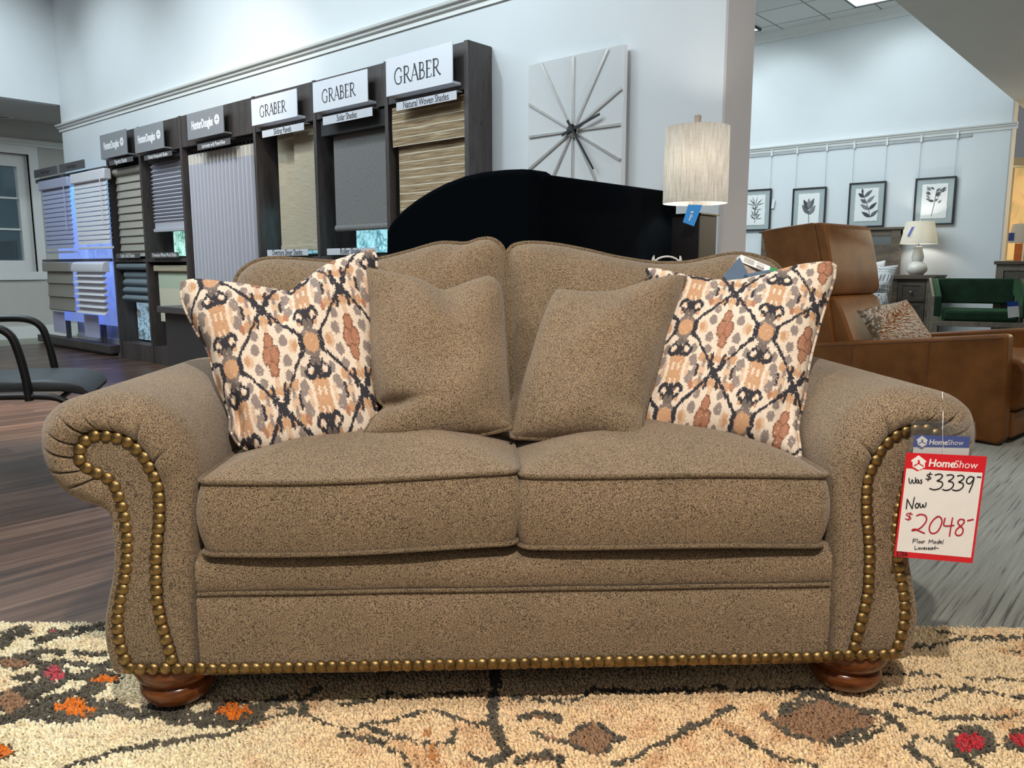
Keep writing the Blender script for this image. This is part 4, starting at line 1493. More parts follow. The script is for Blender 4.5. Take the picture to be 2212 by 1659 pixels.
# ------------------------------------------------------------------ square white clock
CV = VW - 0.055
c = at_v(1238, 283, CV)
xl, xr = at_v(1141, 200, CV).x - c.x, at_v(1346.5, 200, CV).x - c.x
zt = at_v(1350, 94, CV).z - c.z
k = NT('white_gloss', 0.06, 0, 0.6)
k.color(srgb(224, 226, 226))
k.b.inputs['Coat Weight'].default_value = 0.6
ray_m = plain('polished_ray', srgb(214, 212, 208), 0.3, 0.7)
t = thing('wall_clock', 'large white gloss wall clock with mirrored rays and black hands', 'clock', (c.x, CV, c.z))
MB().box(xl, xr, 0, 0.035, -zt, zt).build('face', k.m, t, bevel=0.003)
for q in range(12):
    a = q * PI / 6
    dx, dz = math.sin(a), math.cos(a)
    r1 = min((xr if dx > 0 else -xl) / max(abs(dx), 1e-6), zt / max(abs(dz), 1e-6)) - 0.012
    px_, pz_ = math.cos(a) * 0.0055, -math.sin(a) * 0.0055
    MB().add([(dx * 0.03 + px_ * .8, -0.008, dz * 0.03 + pz_ * .8), (dx * 0.03 - px_ * .8, -0.008, dz * 0.03 - pz_ * .8), (dx * r1 - px_ * 1.2, -0.008, dz * r1 - pz_ * 1.2), (dx * r1 + px_ * 1.2, -0.008, dz * r1 + pz_ * 1.2),
              (dx * 0.03 + px_ * 1.3, 0.001, dz * 0.03 + pz_ * 1.3), (dx * 0.03 - px_ * 1.3, 0.001, dz * 0.03 - pz_ * 1.3), (dx * r1 - px_ * 1.7, 0.001, dz * r1 - pz_ * 1.7), (dx * r1 + px_ * 1.7, 0.001, dz * r1 + pz_ * 1.7)],
             [(0, 1, 2, 3), (4, 7, 6, 5), (0, 3, 7, 4), (1, 5, 6, 2), (2, 6, 7, 3), (0, 4, 5, 1)]).build('hour_ray', ray_m, t, smooth=0)
MB().lathe([(0.0, 0.0), (0.036, 0.0), (0.034, 0.008), (0.0, 0.010)], 24).build('hub', M['chrome'], t, smooth=40, rot=(PI / 2, 0, 0), loc=(0, -0.006, 0))
for (a0, a1), w, y, nm in ((((1213, 292), (1295, 246)), 0.008, -0.024, 'hour_hand'), (((1225, 260), (1281, 365)), 0.007, -0.031, 'minute_hand')):
    q0, q1 = at_v(*a0, CV + y), at_v(*a1, CV + y)
    d = Vector((q1.x - q0.x, 0, q1.z - q0.z))
    n_ = Vector((-d.z, 0, d.x)).normalized()
    o_ = Vector((q0.x - c.x, y, q0.z - c.z))
    MB().add([o_ + n_ * w, o_ - n_ * w, o_ + d - n_ * w * .7, o_ + d + n_ * w * .7] + [p + Vector((0, 0.004, 0)) for p in (o_ + n_ * w, o_ - n_ * w, o_ + d - n_ * w * .7, o_ + d + n_ * w * .7)],
             [(0, 1, 2, 3), (4, 7, 6, 5), (0, 4, 5, 1), (1, 5, 6, 2), (2, 6, 7, 3), (3, 7, 4, 0)]).build(nm, M['ink'], t, smooth=0)
MB().box(-0.12, 0.12, 0.035, 0.054, -0.12, 0.12).build('hanger_block', M['black_metal'], t, smooth=0)

# ------------------------------------------------------------------ tall black upholstered corner seat behind the loveseat
k = NT('black_upholstery', 0.9, 0, 0.03)
k.color(srgb(4, 8, 13))
k.bump(k.noise(k.coord(), 300, 2), 0.15, 0.001)
M['blackup'] = k.m
bp = at_depth(1150, 372, 2.90)
BV, BU = bp.y, bp.x
t = thing('corner_seat', 'tall black upholstered corner seat with an arched side, behind the loveseat', 'seat', (BU, BV, 0))
arch = [(832, 600), (832, 545), (833, 500), (838, 486), (850, 470), (868, 452), (895, 431), (925, 412), (960, 394), (1000, 379), (1040, 370), (1085, 365.5), (1120, 364), (1138, 365), (1147, 371), (1151, 380)]
pts = [at_v(x, y, BV) for x, y in arch]
poly = [(p.x - BU, p.z) for p in pts]
poly = [(poly[0][0], 0.06)] + poly + [(poly[-1][0], 0.06)]
MB().prism(poly, 0.0, 0.13, 'y').build('arched_side', M['blackup'], t, bevel=0.022, seg=4, smooth=45)
zb = at_u(1170, 374, BU + 0.01).z
yb0, yb1 = 0.012, at_u(1464, 412, BU + 0.01).y - BV
poly = [(yb0, 0.06), (yb0, zb - 0.05), (yb0 + 0.02, zb - 0.012), (yb0 + 0.06, zb), (yb1 - 0.03, zb), (yb1, zb - 0.03), (yb1, 0.06)]
MB().prism(poly, 0.012, -0.13, 'x').build('back_rest', M['blackup'], t, bevel=0.018, seg=4, smooth=45)
xl = poly and (pts[1].x - BU)
MB().box(xl + 0.05, -0.14, 0.14, yb1 - 0.02, 0.20, 0.45).build('seat', M['blackup'], t, bevel=0.03, seg=4)
MB().box(xl + 0.05, -0.02, 0.02, yb1 - 0.04, 0.0, 0.08).build('base', M['black_metal'], t, bevel=0.004)

# white cable loop standing up behind the loveseat
q0, qm, q1 = at_depth(1409, 572, 2.75), at_depth(1443, 554, 2.75), at_depth(1471, 572, 2.75)
pts = [Vector((q0.x - 0.02, q0.y, 0.006)), Vector((q0.x - 0.02, q0.y, 0.5)), q0, at_depth(1414, 565, 2.75), at_depth(1425, 557, 2.75), qm, at_depth(1459, 558, 2.75), at_depth(1468, 566, 2.75), q1, Vector((q1.x + 0.02, q1.y, 0.5)), Vector((q1.x + 0.02, q1.y, 0.006))]
mb = MB().tube(catmull_arc(pts, 160), 0.0035, 6)
tag(mb.build('cable', M['white_paint']), 'thin white cable loop in front of the black corner seat', 'cable')

# ------------------------------------------------------------------ table lamp with a linen drum shade, on a black end table
LD = 3.40
lc = at_depth(1501, 448, LD)
lx, ly = lc.x, lc.y
ztb = 0.62
t = thing('end_table', 'black end table under the drum shade lamp, beside the white pier', 'table', (lx, ly, 0))
MB().box(-0.16, 0.16, -0.16, 0.16, ztb - 0.04, ztb).build('tabletop', M['black_metal'], t, bevel=0.004)
for sx in (-1, 1):
    for sy in (-1, 1):
        MB().box(sx * 0.14 - 0.015, sx * 0.14 + 0.015, sy * 0.14 - 0.015, sy * 0.14 + 0.015, 0, ztb - 0.04).build('leg', M['black_metal'], t, bevel=0.003)
k = NT('linen_shade', 0.9, 0, 0.1)
n1 = k.noise(k.coord((1, 1, 0.10)), 120, 3, 0.6)
n2 = k.noise(k.coord((0.12, 0.12, 1)), 120, 3, 0.6)
f = k.math('ADD', k.math('MULTIPLY', n1, 0.85), k.math('MULTIPLY', n2, 0.15))
cc = k.ramp(f, [(0.36, srgb(200, 195, 186)), (0.64, srgb(238, 235, 228))])
k.color(cc)
tr = k.n('ShaderNodeBsdfTranslucent')
k.l(cc, tr.inputs[0])
mx = k.n('ShaderNodeMixShader', i_0=0.35)
k.l(k.b.outputs[0], mx.inputs[1])
k.l(tr.outputs[0], mx.inputs[2])
k.l(mx.outputs[0], k.t.nodes['Material Output'].inputs[0])
M['linen'] = k.m
z0, z1 = at_depth(1497, 440, LD).z, at_depth(1504, 276, LD).z
zf = at_depth(1506, 249, LD).z
zb_ = at_depth(1498, 462, LD - 0.07).z
ro = (1568 - 1436) / 2 / FPX * LD
t = thing('table_lamp', 'table lamp with a tall linen drum shade and black block base', 'lamp', (lx, ly, ztb))
MB().box(-0.066, 0.066, -0.075, 0.075, 0.0, zb_ - ztb - 0.004).build('base', plain('black_block', srgb(22, 18, 20), 0.45), t, bevel=0.003)
MB().box(-0.075, 0.075, -0.085, 0.085, zb_ - ztb - 0.004, zb_ - ztb + 0.002).build('base_cap', M['chrome'], t)
MB().tube([(0, 0, zb_ - ztb), (0, 0, zf - ztb - 0.04)], 0.007, 8).build('stem', M['chrome'], t)
L = []
for r, z in ((ro * 1.02, z0), (ro * 1.02, z0 + 0.006), (ro, z1), (ro - 0.003, z1), (ro * 1.02 - 0.003, z0)):
    L.append([(r * math.cos(2 * PI * q / 64), r * math.sin(2 * PI * q / 64), z - ztb) for q in range(64)])
MB().loops(L).build('lamp_shade', M['linen'], t, smooth=50)
mb = MB()
for q in range(3):
    a = q * 2 * PI / 3
    mb.tube([(0, 0, z1 - ztb - 0.02), (ro * math.cos(a), ro * math.sin(a), z1 - ztb - 0.02)], 0.0025, 6)
mb.build('shade_spider', M['chrome'], t)
MB().box(-0.011, 0.011, -0.011, 0.011, z1 - ztb - 0.02, zf - ztb).build('finial', plain('pewter_finial', srgb(120, 112, 102), 0.4, 0.6), t, bevel=0.002)
bulb = emit('bulb_glow', (1.0, 0.93, 0.82), 8)
MB().lathe([(0.0, -0.05), (0.02, -0.04), (0.03, 0.0), (0.02, 0.03), (0.0, 0.035)], 20, (0, 0, (z0 + z1) / 2 - ztb)).build('bulb', bulb, t)
lamp('lamp_light', 'POINT', (lx + 0.02, ly - 0.05, (z0 + z1) / 2 + 0.02), 9.0, (1.0, 0.96, 0.90), shadow_soft_size=0.04)
# blue tag on the lamp
k = plain('tag_blue', srgb(60, 156, 238), 0.4, var=0.03)
ld2 = LD - 0.17
q = [at_depth(x, y, ld2) for x, y in ((1487, 442), (1517, 443), (1499, 489), (1475, 480))]
cen = sum(q, Vector()) / 4
t = thing('hang_tag', 'bright blue paper tag hanging under the drum lamp shade', 'tag', cen)
b_ = Vector((0.0012 * HEAD.x, 0.0012 * HEAD.y, 0))
MB().add([p - cen for p in q] + [p - cen + b_ for p in q], [(0, 1, 2, 3), (4, 7, 6, 5), (0, 4, 5, 1), (1, 5, 6, 2), (2, 6, 7, 3), (3, 7, 4, 0)]).build('card', k, t, smooth=0)
ex = (q[1] - q[0]).normalized()
ey = (q[0] - q[3]).normalized()


def on_card(orig, ex, ey, name, mb, mat, parent, off):
    m = bpy.data.meshes.new(name)
    nn = ex.cross(ey).normalized()
    if nn.dot(HEAD) > 0:
        nn = -nn
    m.from_pydata([tuple(orig + ex * x + ey * y + nn * (off + z)) for x, y, z in mb.v], [], mb.f)
    m.materials.append(mat)
    return link(name, m, parent)


mk = strokes_mesh([([(0.0, -0.003), (0.0, 0.001)], 0.006), ([(-0.0035, 0.001), (0, 0.005), (0.0035, 0.001)], 0.0022), ([(0.010, 0.001), (0.034, 0.001)], 0.004), ([(0.012, -0.005), (0.022, -0.005)], 0.0018)])
mk.v = [(-y_ - 0.002, x_ - 0.01, z_) for x_, y_, z_ in mk.v]
mk.v = [(x_, -y_, z_) for x_, y_, z_ in mk.v]
on_card(Vector((0, 0, 0)), ex, ey, 'logo', mk, M['white_ink'], t, 0.0008)
MB().tube([q[0] - cen, at_depth(1494, 430, ld2) - cen], 0.001, 5).build('string', M['white_paint'], t)

# ------------------------------------------------------------------ black frame chair at the left edge
kc = NT('charcoal_vinyl', 0.5, 0, 0.4)
kc.color(srgb(62, 68, 72))
kc.bump(kc.noise(kc.coord(), 400, 2), 0.1, 0.001)
sfront = at_z(196, 822, 0.445)
# local axes: x towards the front of the chair (image right), y away
ca = math.atan2(RIGHT.y, RIGHT.x) + math.radians(19)
fx = Vector((math.cos(ca), math.sin(ca), 0))
fy = Vector((-fx.y, fx.x, 0))
org = RIGHT * -1.985 + HEAD * 3.18 - fx * 0.025 + fy * 0.262
t = thing('office_armchair', 'black tube-frame chair with charcoal seat at the left edge', 'chair', (org.x, org.y, 0), ca)
hw_, fr = 0.235, 0.25
L = []
for yy, e in ((-0.235, 0.0), (-0.228, 1), (-0.15, 1), (0, 1), (0.15, 1), (0.228, 1), (0.235, 0.0)):
    prof = [(-0.24, 0.43), (-0.10, 0.438), (0.08, 0.436), (0.17, 0.428), (0.225, 0.405), (0.25, 0.372), (0.245, 0.355), (0.215, 0.372), (0.14, 0.388), (-0.02, 0.395), (-0.24, 0.395)]
    cxm, czm = 0.02, 0.405
    L.append([(x, yy, z) if e else (cxm + (x - cxm) * 0.97, yy, czm + (z - czm) * 0.7) for x, z in prof])
MB().loops(L, True, True, True).build('seat', kc.m, t, smooth=50)
MB().prism([(-0.27, 0.50), (-0.30, 0.70), (-0.33, 0.90), (-0.36, 0.90), (-0.335, 0.70), (-0.305, 0.50)], -0.22, 0.22, 'y').build('backrest', kc.m, t, bevel=0.012)
for sy in (-1, 1):
    y = sy * 0.262
    path = [(0.245, y, 0.0), (0.225, y, 0.20), (0.200, y, 0.30), (0.14, y, 0.362), (0.02, y, 0.378), (-0.22, y, 0.378), (-0.30, y, 0.34), (-0.34, y, 0.15), (-0.36, y, 0.0)]
    MB().tube(catmull_arc(path, 40), 0.0135, 10).build('leg_frame', M['black_metal'], t)
    path = [(0.03, y, 0.36), (0.025, y, 0.45), (0.005, y, 0.57), (-0.02, y, 0.635), (-0.08, y, 0.665), (-0.20, y, 0.668), (-0.31, y, 0.66)]
    MB().tube(catmull_arc(path, 40), 0.0165, 10).build('armrest', M['black_metal'], t)
    MB().tube([(-0.30, y, 0.34), (-0.31, y, 0.66), (-0.35, y, 0.90)], 0.012, 8).build('back_post', M['black_metal'], t)
MB().tube([(0.14, -0.262, 0.362), (0.14, 0.262, 0.362)], 0.011, 8).build('crossbar', M['black_metal'], t)

# ------------------------------------------------------------------ shaggy patterned rug
def project(P):
    r = P - np.array(CAMPOS)
    d = r @ np.array(FWD)
    return CX + FPX * (r @ np.array(RIGHT)) / d, CY - FPX * (r @ np.array(UP)) / d


DARK = [
    ([(0, 1397), (30, 1374), (58, 1366)], 20), ([(80, 1388), (120, 1376), (165, 1370), (240, 1352)], 12), ([(95, 1410), (75, 1420), (50, 1428)], 12),
    ([(85, 1412), (135, 1415)], 10), ([(165, 1413), (215, 1420), (262, 1408)], 9), ([(0, 1436), (45, 1424), (75, 1417)], 12),
    ([(70, 1430), (90, 1444), (135, 1434), (170, 1437), (205, 1446), (250, 1448)], 10), ([(45, 1470), (100, 1455), (150, 1468), (190, 1462), (255, 1438)], 15),
    ([(55, 1500), (95, 1488), (130, 1470)], 24), ([(70, 1520), (120, 1522), (180, 1502), (215, 1488)], 20), ([(0, 1562), (60, 1543), (130, 1556), (205, 1545), (235, 1522)], 22),
    ([(225, 1532), (285, 1548), (340, 1540), (400, 1548), (435, 1566), (475, 1545), (530, 1558), (565, 1537), (605, 1518)], 20), ([(380, 1562), (440, 1556), (490, 1566)], 18),
    ([(100, 1690), (150, 1659), (205, 1645), (262, 1626), (330, 1616), (400, 1601), (470, 1595), (522, 1580), (560, 1562), (600, 1556), (645, 1540)], 8),
    ([(598, 1535), (660, 1550), (692, 1566), (745, 1580)], 8), ([(640, 1500), (652, 1535)], 9), ([(660, 1545), (652, 1520), (690, 1490)], 10),
    ([(738, 1526), (768, 1523), (800, 1520), (838, 1511), (846, 1500)], 9), ([(846, 1500), (880, 1512), (930, 1500), (990, 1503), (1050, 1500)], 7),
    ([(1068, 1440), (1065, 1478), (1071, 1512), (1065, 1545), (1067, 1572), (1080, 1602), (1091, 1628), (1085, 1642), (1060, 1657)], 20),
    ([(1062, 1655), (1040, 1650), (1010, 1634)], 9), ([(762, 1580), (800, 1570), (860, 1560), (900, 1545), (930, 1542), (962, 1548), (992, 1556), (1012, 1566), (1052, 1568)], 9),
    ([(738, 1590), (780, 1601), (822, 1606), (850, 1631), (882, 1652), (892, 1690)], 10), ([(790, 1580), (830, 1590), (870, 1601), (902, 1611), (942, 1611), (972, 1601), (990, 1580)], 8),
    ([(1152, 1515), (1182, 1520), (1222, 1520), (1250, 1515), (1272, 1498), (1322, 1495), (1372, 1500), (1412, 1498), (1460, 1495), (1482, 1492)], 11),
    ([(1128, 1556), (1160, 1546), (1204, 1556)], 18), ([(1155, 1590), (1190, 1606), (1232, 1605), (1262, 1596), (1284, 1580)], 12), ([(1230, 1601), (1262, 1621), (1302, 1621), (1344, 1600)], 10),
    ([(1120, 1648), (1150, 1640), (1182, 1632), (1205, 1647)], 20), ([(1330, 1657), (1380, 1636), (1422, 1616), (1452, 1601), (1482, 1590)], 10), ([(1098, 1515), (1124, 1516)], 10),
    ([(1480, 1500), (1520, 1491), (1542, 1488), (1602, 1498), (1662, 1498), (1735, 1492)], 9), ([(1740, 1495), (1790, 1516), (1824, 1542)], 16), ([(1688, 1532), (1720, 1516), (1744, 1500)], 12),
    ([(1480, 1582), (1530, 1561), (1560, 1541), (1584, 1535)], 16), ([(1560, 1580), (1602, 1601), (1642, 1621), (1692, 1641), (1752, 1657), (1790, 1690)], 10),
    ([(1640, 1546), (1690, 1576), (1752, 1601), (1822, 1616), (1882, 1591), (1942, 1556)], 13), ([(1858, 1541), (1922, 1551), (1952, 1582)], 20),
    ([(1775, 1495), (1832, 1495), (1902, 1500), (1962, 1500), (2022, 1490), (2062, 1490)], 7), ([(2000, 1521), (2082, 1490), (2132, 1500), (2240, 1517)], 10),
    ([(1930, 1526), (1992, 1546), (2062, 1556), (2152, 1556), (2240, 1543)], 9), ([(1900, 1460), (1962, 1461), (2034, 1463)], 7), ([(2088, 1470), (2132, 1475), (2240, 1475)], 7),
    ([(1950, 1401), (2012, 1401), (2062, 1386), (2152, 1386), (2240, 1379)], 8), ([(2028, 1370), (2112, 1381), (2175, 1376)], 7), ([(2178, 1413), (2240, 1407)], 7),
    ([(1980, 1600), (1960, 1622), (2002, 1642), (2044, 1690)], 14), ([(2000, 1601), (2052, 1616), (2084, 1642), (2120, 1659)], 11), ([(2150, 1610), (2180, 1625), (2240, 1630)], 9),
    ([(300, 1345), (480, 1352), (620, 1344)], 8), ([(700, 1400), (900, 1392), (1300, 1396), (1700, 1388)], 7),
]
BLOBS = [  # cx, cy, rx, ry, colour, dark rim
    (165, 1535, 44, 18, 'o', 14), (226, 1471, 32, 8, 'o', 8), (505, 1540, 38, 18, 'o', 12), (6, 1626, 22, 12, 'o', 4), (118, 1461, 22, 14, 'p', 10), (118, 1366, 7, 4, 'p', 3),
    (2096, 1608, 32, 22, 'r', 22), (2212, 1604, 30, 16, 'r', 16), (1780, 1562, 92, 38, 'b', 12), (1282, 1601, 42, 28, 'b', 10), (30, 1436, 34, 10, 'b', 5), (24, 1520, 34, 20, 'b', 6),
    (1166, 1552, 16, 5, 'b', 0), (1166, 1645, 18, 6, 'b', 0), (1193, 1598, 14, 6, 'b', 0), (925, 1590, 10, 7, 'c', 0), (938, 1630, 8, 22, 'c', 0),
]
RUGC = {'o': srgb(226, 124, 34), 'p': srgb(190, 72, 88), 'r': srgb(192, 48, 60), 'b': srgb(158, 124, 96), 'c': srgb(196, 138, 84)}


def rug_color(P):
    """linear colour of the pile at floor points P (n,3)"""
    n = len(P)
    x, y = project(P)
    x = np.abs(x)
    x = np.where(x > 2230, 4460 - x, x)
    y = np.where(y > 1690, 3380 - y, y)
    x = np.clip(x, -50, 2300)
    a, b = P[:, 0], P[:, 1]
    jx = smooth_noise(a, b, 70, 11) * 6 + smooth_noise(a, b, 25, 12) * 5
    jy = smooth_noise(a, b, 70, 13) * 4 + smooth_noise(a, b, 25, 14) * 3
    X, Y = x + jx, y + jy
    left, mid, right = (np.array(srgb(*c)[:3]) for c in ((246, 234, 202), (246, 218, 178), (238, 216, 178)))
    t1 = np.clip((x - 420) / 400, 0, 1)[:, None]
    t2 = np.clip((x - 1700) / 400, 0, 1)[:, None]
    col = (left * (1 - t1) + mid * t1) * (1 - t2) + right * t2
    s = smooth_noise(a, b, 9, 21) * 0.5 + smooth_noise(a, b, 28, 22) * 0.5
    cara = np.array(srgb(216, 172, 128)[:3])
    kf = np.clip((s - 0.12) * 1.6, 0, 0.75)[:, None] * (0.35 + 0.65 * t1)
    col = col * (1 - kf) + cara * kf
    dk = np.array(srgb(88, 84, 74)[:3])
    d = np.full(n, 1e9)
    for pts, w in DARK:
        for (x0, y0), (x1, y1) in zip(pts[:-1], pts[1:]):
            dx, dy = x1 - x0, (y1 - y0) * 1.5
            t = np.clip(((X - x0) * dx + (Y - y0) * 1.5 * dy) / (dx * dx + dy * dy + 1e-9), 0, 1)
            dd = np.hypot(X - x0 - t * dx, (Y - y0) * 1.5 - t * dy) - w * (0.95 if x0 < 560 else (0.66 if x0 < 1850 else 0.5))
            d = np.minimum(d, dd)
    bm = []
    for cx, cy, rx, ry, c, rim in BLOBS:
        dx, dy = (X - cx) / rx, (Y - cy) / ry
        if c in 'ob':
            q = np.abs(dx) * 0.8 + np.abs(dy) * 0.8
            if c == 'o':
                q = np.where((np.abs(dx) < 0.4) | (np.abs(dy) < 0.45), np.maximum(np.abs(dx), np.abs(dy)), 9.0)
        else:
            q = np.hypot(dx, dy)
        inside = q < 1
        e = np.hypot((X - cx) / (rx + rim + 1e-3), (Y - cy) / (ry + rim * 0.7 + 1e-3))
        if rim:
            d = np.where((e < 1), np.minimum(d, -1), d)
        bm.append((inside, np.array(RUGC[c][:3])))
    dark = d < 0
    sp = smooth_noise(a, b, 120, 31)
    col = np.where((dark & (sp < 0.78))[:, None], dk * (1 + 0.35 * smooth_noise(a, b, 40, 32))[:, None], col)
    for m, c in bm:
        col = np.where(m[:, None], c, col)
    return np.clip(col * (1 + 0.16 * hashn(a * 913.0 + b * 577.0, 41))[:, None], 0, 1)


rb0, rb1 = at_z(0, 1336, 0.018), at_z(2212, 1347, 0.018)
rx = (rb1 - rb0).normalized()
ry = Vector((-rx.y, rx.x, 0))
rc_ = (rb0 + rb1) / 2
RW, RD = 1.75, 2.5
t = thing('rug', 'shaggy cream rug with charcoal, orange and red motifs under the loveseat', 'rug', (rc_.x, rc_.y, 0), math.atan2(rx.y, rx.x))


def to_room(L):
    return np.array([rc_.x, rc_.y, 0]) + L[:, :1] * np.array(rx) + L[:, 1:2] * np.array(ry) + L[:, 2:3] * np.array([0, 0, 1])


rugm = NT('rug_pile', 0.95, 0, 0.1)
at_ = rugm.n('ShaderNodeAttribute', attribute_name='Col')
rugm.color(at_.outputs['Color'])
rugm.b.inputs['Sheen Weight'].default_value = 0.15
# woven base
nx_, ny_ = 180, 130
gx, gy = np.meshgrid(np.linspace(-RW, RW, nx_), np.linspace(-RD, 0, ny_))
Lp = np.stack([gx.ravel(), gy.ravel(), np.full(gx.size, 0.006)], 1)
I = np.arange(nx_ * ny_).reshape(ny_, nx_)
fq = np.stack([I[:-1, :-1], I[:-1, 1:], I[1:, 1:], I[1:, :-1]], -1).reshape(-1, 4)
low = Lp.copy()
low[:, 2] = 0.001
bnd = np.concatenate([I[0, :], I[1:, -1], I[-1, ::-1][1:], I[::-1, 0][1:-1]])
sk = [(int(bnd[i]), int(bnd[(i + 1) % len(bnd)]), int(bnd[(i + 1) % len(bnd)]) + nx_ * ny_, int(bnd[i]) + nx_ * ny_) for i in range(len(bnd))]
me = bpy.data.meshes.new('backing')
me.from_pydata(np.vstack([Lp, low]).tolist(), [], [tuple(map(int, f)) for f in fq] + sk)
me.materials.append(rugm.m)
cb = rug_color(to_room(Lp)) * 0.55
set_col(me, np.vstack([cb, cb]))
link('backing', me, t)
# pile: bent, tapering tufts
sp_ = 0.0062
ux = np.arange(-RW + 0.004, RW, sp_)
uy = np.concatenate([np.arange(-0.98, -0.003, sp_)])
gx, gy = np.meshgrid(ux, uy)
N = gx.size
gx = gx.ravel() + rng.uniform(-0.5, 0.5, N) * sp_
gy = gy.ravel() + rng.uniform(-0.5, 0.5, N) * sp_
root = np.stack([gx, np.minimum(gy, -0.001), np.full(N, 0.004)], 1)
colr = rug_color(to_room(root)).astype(np.float32)
ang = rng.uniform(0, 2 * PI, N)
swirl = smooth_noise(gx, gy, 14, 51) * 2.2 + 3.6
ang = np.where(rng.random(N) < 0.6, swirl + rng.normal(0, 0.6, N), ang)
h = rng.uniform(0.006, 0.0105, N)
lean = rng.uniform(0.002, 0.009, N)
dirx, diry = np.cos(ang), np.sin(ang)
V = np.zeros((N, 7, 3), np.float32)
tipw = rng.uniform(-0.002, 0.002, (N, 2))
r0 = rng.uniform(0.0026, 0.0042, N)
for k3 in range(3):
    a = ang + k3 * 2 * PI / 3
    V[:, k3, 0] = root[:, 0] + np.cos(a) * r0
    V[:, k3, 1] = root[:, 1] + np.sin(a) * r0
    V[:, k3, 2] = root[:, 2]
    V[:, 3 + k3, 0] = root[:, 0] + np.cos(a) * r0 * 1.05 + dirx * lean * 0.4
    V[:, 3 + k3, 1] = root[:, 1] + np.sin(a) * r0 * 1.05 + diry * lean * 0.4
    V[:, 3 + k3, 2] = root[:, 2] + h * 0.80
V[:, 6, 0] = root[:, 0] + dirx * lean + tipw[:, 0]
V[:, 6, 1] = root[:, 1] + diry * lean + tipw[:, 1]
V[:, 6, 2] = root[:, 2] + h
base = (np.arange(N) * 7)[:, None]
tri = []
for k3 in range(3):
    j = (k3 + 1) % 3
    tri += [[k3, j, 3 + j], [k3, 3 + j, 3 + k3], [3 + k3, 3 + j, 6]]
T3 = (base[:, :, None] + np.array(tri)[None]).reshape(-1, 3)
me = bpy.data.meshes.new('pile')
me.vertices.add(N * 7)
me.vertices.foreach_set('co', V.reshape(-1))
nf = len(T3)
me.loops.add(nf * 3)
me.loops.foreach_set('vertex_index', T3.reshape(-1).astype(np.int32))
me.polygons.add(nf)
me.polygons.foreach_set('loop_start', (np.arange(nf) * 3).astype(np.int32))
me.polygons.foreach_set('use_smooth', np.ones(nf, bool))
me.update(calc_edges=True)
me.materials.append(rugm.m)
set_col(me, np.repeat(colr, 7, axis=0))
o = link('pile', me, t)
o['kind'] = 'stuff'

# ------------------------------------------------------------------ price tags hung on the right arm
def tagpx(x, y):
    return (1820 + x / 2.962, 860 + y / 2.962)


TAGY = -0.034


def tag_poly(mb, pts, y, th=0.0008):
    """a thin plate whose outline is given in tag units"""
    F = [ps(*tagpx(a, b), y) for a, b in pts]
    n = len(F)
    vs = [(p.x, y, p.z) for p in F] + [(p.x, y + th, p.z) for p in F]
    return mb.add(vs, [tuple(range(n)), tuple(range(n, 2 * n))[::-1]] + [(i, (i + 1) % n, n + (i + 1) % n, n + i) for i in range(n)])


def tag_mesh(mb2, y, fn):
    """map a flat mesh in tag units onto the tag plane"""
    out = MB()
    vs = []
    for x, yy, z in mb2.v:
        a, b = fn(x, yy)
        p = ps(*tagpx(a, b), y)
        vs.append((p.x, y - z, p.z))
    return out.add(vs, mb2.f)


def tag_text(s, cx, cy, size, y, sx, shear, offset, tilt=0.0485):
    me = text_mesh(s, 1.0, sx=sx, shear=shear, offset=offset, extrude=0.0002)
    mb = MB().add([v.co for v in me.vertices], [tuple(p.vertices) for p in me.polygons])
    return tag_mesh(mb, y, lambda a, b: (cx + a * size + b * size * 0.0, cy - b * size + a * size * tilt))


def house(cx, cy, s, y, sl=0.0485):
    pts = [(-1.0, 0.28), (0, 1.0), (1.0, 0.28), (1.0, 0.10), (0.82, 0.10), (0.82, -0.55), (0, -1.0), (-0.82, -0.55), (-0.82, 0.10), (-1.0, 0.10)]
    return tag_poly(MB(), [(cx + a * s, cy - b * s + a * s * sl) for a, b in pts], y, 0.0004)


def house_lines(cx, cy, s, y, sl=0.0485):
    mb = strokes_mesh([([(0, -0.05), (-0.62, -0.42)], 0.12), ([(0, -0.05), (0.62, -0.42)], 0.12), ([(0, -0.05), (0, 0.28)], 0.26)], 0, 0.0002)
    return tag_mesh(mb, y, lambda a, b: (cx + a * s, cy - b * s + a * s * sl))


bluecard = plain('card_blue', srgb(22, 66, 168), 0.4, var=0.02)
redcard = plain('card_red', srgb(212, 28, 44), 0.45, var=0.02)
M['plastic'] = clear('clear_plastic', srgb(150, 150, 152), 0.88, 0.12)
t = thing('hang_tag', 'blue headed white tag in a clear sleeve on the right arm of the loveseat', 'tag', SO, SA)
tag_poly(MB(), [(440, 148), (850, 150), (856, 250), (815, 420), (410, 420), (436, 250)], TAGY - 0.003, 0.0008).build('sleeve', M['plastic'], t, smooth=0)
c_ = tag_poly(MB(), [(455, 312), (812, 318), (800, 440), (440, 430)], TAGY, 0.0008).build('card', M['white_paper'], t, smooth=0)
h_ = tag_poly(MB(), [(462, 237), (818, 246), (810, 321), (530, 317), (505, 330), (480, 316), (452, 314)], TAGY, 0.0008).build('header', bluecard, t, smooth=0)
house(510, 277, 36, TAGY - 0.0006, 0.02).build('logo', M['white_ink'], h_, smooth=0)
house_lines(510, 277, 36, TAGY - 0.0009, 0.02).build('logo_line', bluecard, h_, smooth=0)
tag_text('Home', 610, 284, 47, TAGY - 0.0006, 1.0, 0.22, 0.022, 0.02).build('lettering', M['white_ink'], h_, smooth=0)
tag_text('Show', 720, 286, 47, TAGY - 0.0006, 1.0, 0.22, -0.004, 0.02).build('lettering', M['white_ink'], h_, smooth=0)
